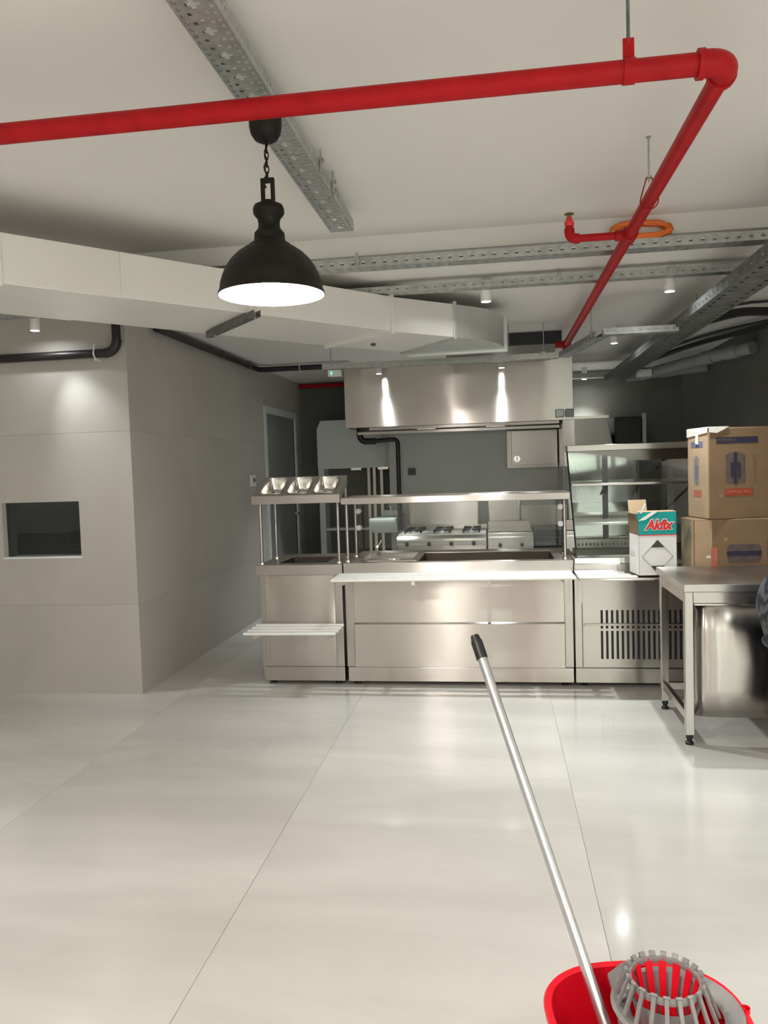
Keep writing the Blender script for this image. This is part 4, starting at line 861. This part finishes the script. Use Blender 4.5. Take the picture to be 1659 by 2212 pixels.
# cardboard boxes
def decal(parent, o, a_, b_, n_, name, m, inset=0.0):
    q = MB(); q.extr([o, o+a_, o+a_+b_, o+b_], n_*0.0008); return q.build(name, m, parent)
def poly_decal(parent, c, A, B, n_, pts, name, m, th=0.0009):
    q = MB(); q.extr([c+A*p[0]+B*p[1] for p in pts], n_*th); return q.build(name, m, parent)
canister = [(-0.5, -0.42), (-0.34, -0.47), (0.34, -0.47), (0.5, -0.42), (0.5, 0.42), (0.3, 0.48), (0, 0.5), (-0.3, 0.48), (-0.5, 0.42)]
def printed(parent, o, A, B, n_, w_, h_, faded, cap=True):
    ik, ig, ir = (M_INKBL, M_INKGL, M_INKRL) if faded else (M_INKB, M_INKG, M_INKR)
    decal(parent, o+A*(0.17*w_)+B*(0.825*h_), A*(0.66*w_), B*(0.07*h_), n_, 'blue_bar', ik)
    c = o+A*(0.47*w_)+B*(0.555*h_)
    poly_decal(parent, c, A*(0.30*w_), B*(0.345*h_), n_, canister, 'canister_print', ig)
    poly_decal(parent, c+n_*0.0009, A*(0.05*w_), B*(0.35*h_), n_, [(-0.5, -0.5), (0.5, -0.5), (0.5, 0.5), (-0.5, 0.5)], 'canister_stripe', ik)
    for sg in (-1, 1): poly_decal(parent, c+n_*0.0009+A*(sg*0.055*w_)-B*(0.02*h_), A*(0.05*w_), B*(0.18*h_), n_, [(-0.2, -0.5), (0.4, -0.5), (0.5, 0.42), (0, 0.5), (-0.5, 0.40)], 'canister_handle', ik)
    decal(parent, o+A*(0.30*w_)+B*(0.25*h_), A*(0.44*w_), B*(0.08*h_), n_, 'red_bar', ir)
# lower box, lying on its side
ya = math.radians(4); X, Y = frame(None, ya); O = Vector((1.212, 5.135, 0.7985)); W_, D_, H_ = 0.57, 0.265, 0.362
t = thing('cardboard_box', O+X*W_/2+Y*D_/2, 'lower cardboard box lying on its side with sideways print and a stained end', 'cardboard box', 'stacked cardboard boxes')
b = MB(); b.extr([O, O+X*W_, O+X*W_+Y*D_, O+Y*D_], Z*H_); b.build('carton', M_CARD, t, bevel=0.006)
decal(t, O+Y*0.015+Z*0.01-X*0.0002, Y*(D_-0.03), Z*(H_-0.02), -X, 'stained_end', M_STAIN)
decal(t, O+Y*0.002+Z*0.004-X*0.0012, Y*0.030, Z*(H_-0.008), -X, 'end_flap_edge', M_CARDL)
decal(t, O+X*0.006+Z*0.004, X*0.105, Z*(H_-0.010), -Y, 'front_tape', M_CARDL)
decal(t, O+X*0.105+Z*0.06-Y*0.001, X*0.038, Z*0.125, -Y, 'red_bar', M_INKRL)
c = O+X*0.305+Z*0.145
poly_decal(t, c, Z*0.115, X*0.215, -Y, canister, 'canister_print', M_INKG); poly_decal(t, c-Y*0.001, Z*0.03, X*0.21, -Y, [(-0.5, -0.5), (0.5, -0.5), (0.5, 0.5), (-0.5, 0.5)], 'canister_stripe', M_INKB)
decal(t, O+X*0.448+Z*0.045, X*0.034, Z*0.185, -Y, 'blue_bar', M_INKB)
put_text('print_line', 'new Everyday AKD', 0.030, M_INKT, t, O+X*0.30+Z*0.060-Y*0.001, X, Z, shear=0.2, sx=0.9)
poly_decal(t, O+X*0.195+Z*0.235, X*0.012, Z*0.012, -Y, [(math.cos(k*math.pi/5), math.sin(k*math.pi/5)) for k in range(10)], 'round_mark', M_INKT)
decal(t, O+X*0.075+Z*0.120-Y*0.001, X*0.026, Z*0.014, -Y, 'paper_scrap', M_TAPE)
# upper box
ya = math.radians(11); X, Y = frame(None, ya); O = Vector((1.303, 5.125, 1.1615)); W_, D_, H_ = 0.50, 0.30, 0.568
t = thing('cardboard_box', O+X*W_/2+Y*D_/2, 'upper upright cardboard box with blue and red printed bars and torn white tape', 'cardboard box', 'stacked cardboard boxes')
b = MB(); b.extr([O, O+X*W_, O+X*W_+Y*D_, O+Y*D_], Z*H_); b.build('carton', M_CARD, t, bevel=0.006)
decal(t, O+Y*0.006+Z*0.006-X*0.0002, Y*(D_-0.012), Z*(H_-0.012), -X, 'lit_end', M_CARDL)  # paler sheet paints in the stronger light on this end
printed(t, O-Y*0.0002-X*0.02, X, Z, -Y, W_*0.80, H_, False)
put_text('bar_text', 'FIORWILA', 0.030, M_INKG, t, O+X*0.115+Z*(0.86*H_)-Y*0.0012, X, Z, sx=0.9)
put_text('bar_text', 'DIMMING AKD', 0.026, M_INKRL, t, O+X*0.190+Z*(0.29*H_)-Y*0.0012, X, Z, sx=0.9)
printed(t, O+Y*D_*0.96-X*0.0012, -Y, Z, -X, D_*0.85, H_*0.96, True)
put_text('print_line', 'EVERYDAY AKD', 0.026, M_INKT, t, O+X*0.285+Z*(0.56*H_)-Y*0.001, Z, -X, sx=0.9)
poly_decal(t, O+X*0.075+Z*0.145, X*0.012, Z*0.012, -Y, [(math.cos(k*math.pi/5), math.sin(k*math.pi/5)) for k in range(10)], 'round_mark', M_INKT)
b = MB(); zt = O+Z*(H_+0.001)
b.extr([zt+X*0.12-Y*0.004, zt+X*0.16+Y*0.05, zt+X*0.05+Y*0.16, zt+Y*D_*0.98-X*0.004, zt-X*0.004-Y*0.002], Z*0.006)
b.extr([zt-X*0.004-Z*0.03+Y*0.01, zt-X*0.004+Y*D_-Z*0.05, zt-X*0.004+Y*D_+Z*0.004, zt-X*0.004+Z*0.004], -X*0.002)
b.extr([zt-Y*0.004-Z*0.028, zt-Y*0.004+X*0.05-Z*0.034, zt-Y*0.004+X*0.12-Z*0.002, zt-Y*0.004+Z*0.004], -Y*0.002)
b.extr([zt-X*0.006+Y*0.13-Z*0.10, zt-X*0.006+Y*0.17-Z*0.095, zt-X*0.006+Y*0.16, zt-X*0.006+Y*0.13], -X*0.003)
b.build('torn_tape', M_TAPE, t)

# ================================================================== WORKTABLE
t = thing('worktable', (1.6, 4.72, 0), 'stainless worktable with square legs and a tall front panel at the right', 'table')
TX0, TX1, TY0, TY1 = 0.972, 2.20, 4.345, 5.09
b = MB(); b.extr([(TX0, TY0, 0.875), (TX0, TY1, 0.875), (TX0, TY1, 0.832), (TX0, TY0, 0.832)], (TX1-TX0, 0, 0)); b.build('tabletop', M_STD, t, bevel=0.004)
for (x, y) in ((1.0, 4.375), (1.0, 5.0), (2.15, 4.375), (2.15, 5.0)):
    MB().box(x-0.022, x+0.022, y-0.022, y+0.022, 0.055, 0.832).build('leg', M_STD, t, bevel=0.003)
    b = MB(); b.lathe([(0, 0), (0.022, 0), (0.022, 0.012), (0.014, 0.018), (0.014, 0.03), (0.019, 0.034), (0.019, 0.056)], (x, y, 0), 16); b.build('foot', M_BLK, t, smooth=40)
MB().box(0.985, 1.015, 4.397, 4.978, 0.125, 0.170).build('side_stretcher', M_STD, t, bevel=0.003)
MB().box(1.022, 2.128, 4.985, 5.015, 0.125, 0.170).build('rear_stretcher', M_STD, t, bevel=0.003)
MB().box(0.992, 1.008, 4.397, 4.978, 0.765, 0.832).build('side_apron', M_STD, t)
MB().box(1.022, 2.128, 4.358, 4.372, 0.770, 0.832).build('front_apron', M_ST, t, bevel=0.003)
b = MB(); n = 16; vs = []; fs = []
for i in range(n+1):
    for j in range(5):
        u, v = i/n, j/4; vs.append((1.030+1.09*u, 4.372-0.012*math.sin(math.pi*u)*math.sin(math.pi*v)+0.03*max(0, 0.08-u)/0.08, 0.150+0.612*v))
for i in range(n):
    for j in range(4): fs.append((i*5+j, (i+1)*5+j, (i+1)*5+j+1, i*5+j+1))
b.add(vs, fs); b.build('front_panel', M_STH, t, smooth=60, solid=0.003)
MB().box(1.028, 2.122, 4.360, 4.374, 0.758, 0.768).build('panel_edge', M_CHROME, t, bevel=0.002)

# ================================================================== MOP AND BUCKET
BX, BY = 0.305, 1.765; rotb = math.radians(8)
def oval(a, b_, n=48, z=0.0, p=2.4):
    out = []
    for k in range(n):
        q = 2*math.pi*k/n; c_, s_ = math.cos(q), math.sin(q)
        x = a*math.copysign(abs(c_)**(2/p), c_); y = b_*math.copysign(abs(s_)**(2/p), s_)
        out.append(Vector((BX+x*math.cos(rotb)-y*math.sin(rotb), BY+x*math.sin(rotb)+y*math.cos(rotb), z)))
    return out
t = thing('mop_bucket', (BX, BY, 0), 'bright red oval mop bucket with a grey wringer at the bottom right', 'bucket')
R_ = [oval(0.150, 0.120, z=0.003), oval(0.158, 0.126, z=0.0), oval(0.165, 0.132, z=0.02), oval(0.210, 0.172, z=0.285), oval(0.224, 0.186, z=0.288), oval(0.226, 0.188, z=0.298), oval(0.222, 0.184, z=0.304), oval(0.208, 0.170, z=0.300), oval(0.162, 0.128, z=0.024), oval(0.02, 0.02, z=0.022)]
b = MB(); n = 48; vs = [p for g_ in R_ for p in g_]; fs = []
for i in range(len(R_)-1):
    for q in range(n): fs.append((i*n+q, i*n+(q+1) % n, (i+1)*n+(q+1) % n, (i+1)*n+q))
fs.append(tuple(range(n-1, -1, -1))); fs.append(tuple(range((len(R_)-1)*n, len(R_)*n))); b.add(vs, fs); b.build('tub', M_BUCK, t, smooth=45)
b = MB(); b.lathe([(0, 0), (0.010, 0), (0.010, 0.012)], (BX+0.22, BY+0.03, 0.296), 10); b.build('rim_lug', M_BUCK, t)
# wringer
wx, wy = 0.352, 1.797
wr = thing('wringer', (wx, wy, 0.2), 'grey slotted wringer basket set into the red bucket', 'wringer')
NS = 20
b = MB()
b.lathe([(0.074, 0.352), (0.072, 0.360), (0.074, 0.366), (0.079, 0.367), (0.082, 0.362), (0.081, 0.352), (0.074, 0.352)], (wx, wy, 0), 40); b.build('top_ring', M_WRING, wr, smooth=50)
b = MB(); b.lathe([(0.118, 0.284), (0.150, 0.296), (0.160, 0.306), (0.152, 0.312), (0.122, 0.300), (0.112, 0.292), (0.118, 0.284)], (wx+0.022, wy-0.012, 0), 40, 0.90, 0.90); b.build('collar', M_WRING, wr, smooth=50)
for k in range(NS):
    a_ = 2*math.pi*(k+0.5)/NS; c_, s_ = math.cos(a_), math.sin(a_); T_ = Vector((-s_, c_, 0)); N_ = Vector((c_, s_, 0)); C0 = Vector((wx, wy, 0))
    b = MB(); b.extr([C0+N_*0.080+T_*-0.0045+Z*0.372, C0+N_*0.086+T_*-0.0045+Z*0.371, C0+N_*0.118+T_*-0.0045+Z*0.292, C0+N_*0.111+T_*-0.0045+Z*0.292], T_*0.009); b.build('outer_slat', M_WRING, wr)
    b = MB(); b.extr([C0+N_*0.082+T_*-0.007+Z*0.366, C0+N_*0.088+T_*-0.007+Z*0.374, C0+N_*0.082+T_*-0.007+Z*0.376, C0+N_*0.076+T_*-0.007+Z*0.368], T_*0.014); b.build('ring_tooth', M_WRING, wr)
for k in range(14):
    a_ = 2*math.pi*(k+0.25)/14; c_, s_ = math.cos(a_), math.sin(a_); T_ = Vector((-s_, c_, 0)); N_ = Vector((c_, s_, 0)); C0 = Vector((wx, wy, 0))
    b = MB(); p0_, p1_ = C0+N_*0.073+Z*0.364, C0+N_*0.036+Z*0.215
    b.extr([p0_-T_*0.0088, p0_+T_*0.0088, p1_+T_*0.0058, p1_-T_*0.0058], N_*0.004); o_ = b.build('inner_slat', M_BUCK, wr); o_['label'] = 'red inner slat'
b = MB(); b.lathe([(0.0, 0.205), (0.040, 0.205), (0.042, 0.218)], (wx, wy, 0), 24); b.build('basket_floor', M_BLK, wr)
b = MB(); b.lathe([(0.079, 0.330), (0.046, 0.212)], (wx, wy, 0), 28); b.build('basket_wall', M_GPL, wr, smooth=50)
b = MB(); b.extr([(0.236, 1.888, 0.300), (0.240, 1.790, 0.296), (0.285, 1.800, 0.318), (0.290, 1.850, 0.345), (0.280, 1.915, 0.318)], (0, 0, 0.008)); b.build('pouring_plate', M_WRING, wr, bevel=0.003)
b = MB(); b.extr([(0.243, 1.780, 0.300), (0.262, 1.770, 0.300), (0.266, 1.778, 0.25), (0.247, 1.788, 0.25)], (0, 0.02, 0)); b.build('clip', M_GPL, wr)
# mop
A0, A1 = Vector((-0.073, 2.217, 1.062)), Vector((0.279, 1.688, 0.080)); dm = (A1-A0).normalized(); Lm = (A1-A0).length
t = thing('mop', A1, 'mop with grey aluminium handle and black grip leaning in the red bucket', 'mop')
b = MB(); b.tube([A0+dm*0.055, A1], 0.0136, 20); b.build('handle', M_ALU, t, smooth=50)
pr = [(0.0, 0.0100), (0.004, 0.0125), (0.012, 0.0130), (0.016, 0.0150), (0.020, 0.0162)]
for k in range(6): pr += [(0.022+0.0075*k, 0.0168), (0.0255+0.0075*k, 0.0158)]
pr += [(0.068, 0.0168), (0.071, 0.0160)]
b = MB(); b.tube([A0+dm*p[0] for p in pr], [p[1] for p in pr], 20); b.build('grip', M_BLK, t, smooth=40)
b = MB(); b.tube([A1-dm*0.06, A1+dm*0.012], 0.019, 16); b.build('socket', M_BUCK, t, smooth=40)
b = MB(); b.lathe([(0.0, 0.0), (0.045, 0.002), (0.058, 0.03), (0.050, 0.075), (0.025, 0.105), (0.0, 0.112)], (A1.x, A1.y, 0.028), 18, 1.0, 0.8); b.build('yarn_head', M_MOP, t, smooth=60)

# ================================================================== PERSON bending at the table (mostly out of the picture)
def person():
    BX_, BY_ = 1.40, 4.05
    V = []; E_ = []; R = []
    def v(x, y, z, r, par=None):
        V.append((x, y, z)); R.append(r); i = len(V)-1
        if par is not None: E_.append((par, i))
        return i
    pel = v(0, 0, 0.79, (0.22, 0.20)); v(-0.135, 0, 0.775, (0.155, 0.15), pel); lum = v(0.13, 0, 0.93, (0.155, 0.16), pel); che = v(0.32, 0, 1.02, (0.15, 0.165), lum); ch2 = v(0.44, 0, 1.04, (0.12, 0.13), che)
    nk = v(0.535, 0, 1.05, (0.058, 0.058), ch2); h1 = v(0.60, 0, 1.045, (0.072, 0.075), nk); h2 = v(0.67, 0, 1.02, (0.088, 0.085), h1); h3 = v(0.725, 0, 0.99, (0.062, 0.06), h2)
    v(0.655, 0, 0.945, (0.03, 0.03), h2)
    for s in (-1, 1):
        hp = v(0.02, s*0.09, 0.68, (0.115, 0.11), pel); kn = v(0.10, s*0.11, 0.46, (0.072, 0.070), hp); an = v(0.02, s*0.11, 0.10, (0.048, 0.046), kn)
        he = v(0.02, s*0.11, 0.045, (0.044, 0.044), an); v(0.17, s*0.12, 0.035, (0.036, 0.034), he)
        sh = v(0.42, s*0.17, 1.02, (0.070, 0.070), ch2); el = v(0.50, s*0.22, 0.76, (0.048, 0.046), sh); wr_ = v(0.60, s*0.19, 0.55, (0.030, 0.028), el)
        pa = v(0.63, s*0.185, 0.49, (0.036, 0.020), wr_)
        for k, (dy, l) in enumerate(((-0.026, 0.060), (-0.009, 0.070), (0.009, 0.066), (0.026, 0.052))):
            f1 = v(0.645+0.006, s*0.185+dy, 0.445, (0.010, 0.010), pa); v(0.655, s*0.185+dy, 0.445-l*0.8, (0.008, 0.008), f1)
        th_ = v(0.665, s*0.160, 0.475, (0.011, 0.011), pa); v(0.685, s*0.150, 0.445, (0.009, 0.009), th_)
    me = bpy.data.meshes.new('person'); me.from_pydata(V, E_, []); o = bpy.data.objects.new('person', me); COL.objects.link(o); o.location = (BX_, BY_, 0)
    sk = o.modifiers.new('skin', 'SKIN'); sk.use_smooth_shade = True
    if not me.skin_vertices:
        bm = bmesh.new(); bm.from_mesh(me); bm.verts.layers.skin.verify(); bm.to_mesh(me); bm.free()
    lay = me.skin_vertices[0].data
    for i, r in enumerate(R): lay[i].radius = r; lay[i].use_root = (i == 0)
    sb = o.modifiers.new('sub', 'SUBSURF'); sb.levels = 2; sb.render_levels = 2
    m, N, L, B = new_mat('striped_clothes')
    tc = N.new('ShaderNodeTexCoord'); sep = N.new('ShaderNodeSeparateXYZ'); L.new(tc.outputs['Object'], sep.inputs[0])
    wv = N.new('ShaderNodeTexWave'); wv.bands_direction = 'Z'; wv.inputs['Scale'].default_value = 3.4; wv.inputs['Distortion'].default_value = 9.0; wv.inputs['Detail'].default_value = 4; wv.inputs['Detail Scale'].default_value = 2.2
    mp = N.new('ShaderNodeMapping'); mp.inputs['Rotation'].default_value = (0, math.radians(-20), 0); L.new(tc.outputs['Object'], mp.inputs[0]); L.new(mp.outputs[0], wv.inputs['Vector'])
    rp = N.new('ShaderNodeValToRGB'); cr = rp.color_ramp; cr.elements[0].position = 0.15; cr.elements[0].color = (0.016, 0.018, 0.030, 1); cr.elements[1].position = 0.85; cr.elements[1].color = (0.10, 0.105, 0.118, 1)
    e_ = cr.elements.new(0.5); e_.color = (0.058, 0.062, 0.060, 1)
    L.new(wv.outputs['Fac'], rp.inputs[0])
    def mixf(cond_out, op, val, a_sock, col):
        mt = N.new('ShaderNodeMath'); mt.operation = op; mt.inputs[1].default_value = val; L.new(cond_out, mt.inputs[0])
        mx = N.new('ShaderNodeMix'); mx.data_type = 'RGBA'; mx.inputs[7].default_value = (*col, 1); L.new(mt.outputs[0], mx.inputs[0]); L.new(a_sock, mx.inputs[6]); return mx.outputs[2]
    c = mixf(sep.outputs['Z'], 'LESS_THAN', 0.60, rp.outputs[0], (0.012, 0.012, 0.016))
    c = mixf(sep.outputs['X'], 'GREATER_THAN', 0.575, c, (0.42, 0.25, 0.17))
    L.new(c, B.inputs['Base Color']); B.inputs['Roughness'].default_value = 0.9
    me.materials.append(m)
    tag(o, 'person in striped blue-grey clothes bending beside the worktable at the right edge', 'person')
    h = MB(); h.lathe([(0.0, 0.104), (0.05, 0.092), (0.085, 0.055), (0.098, 0.0), (0.092, -0.03)], (BX_+0.665, BY_, 1.045), 20); h.build('hair', M_HAIR, o, smooth=60)
person()
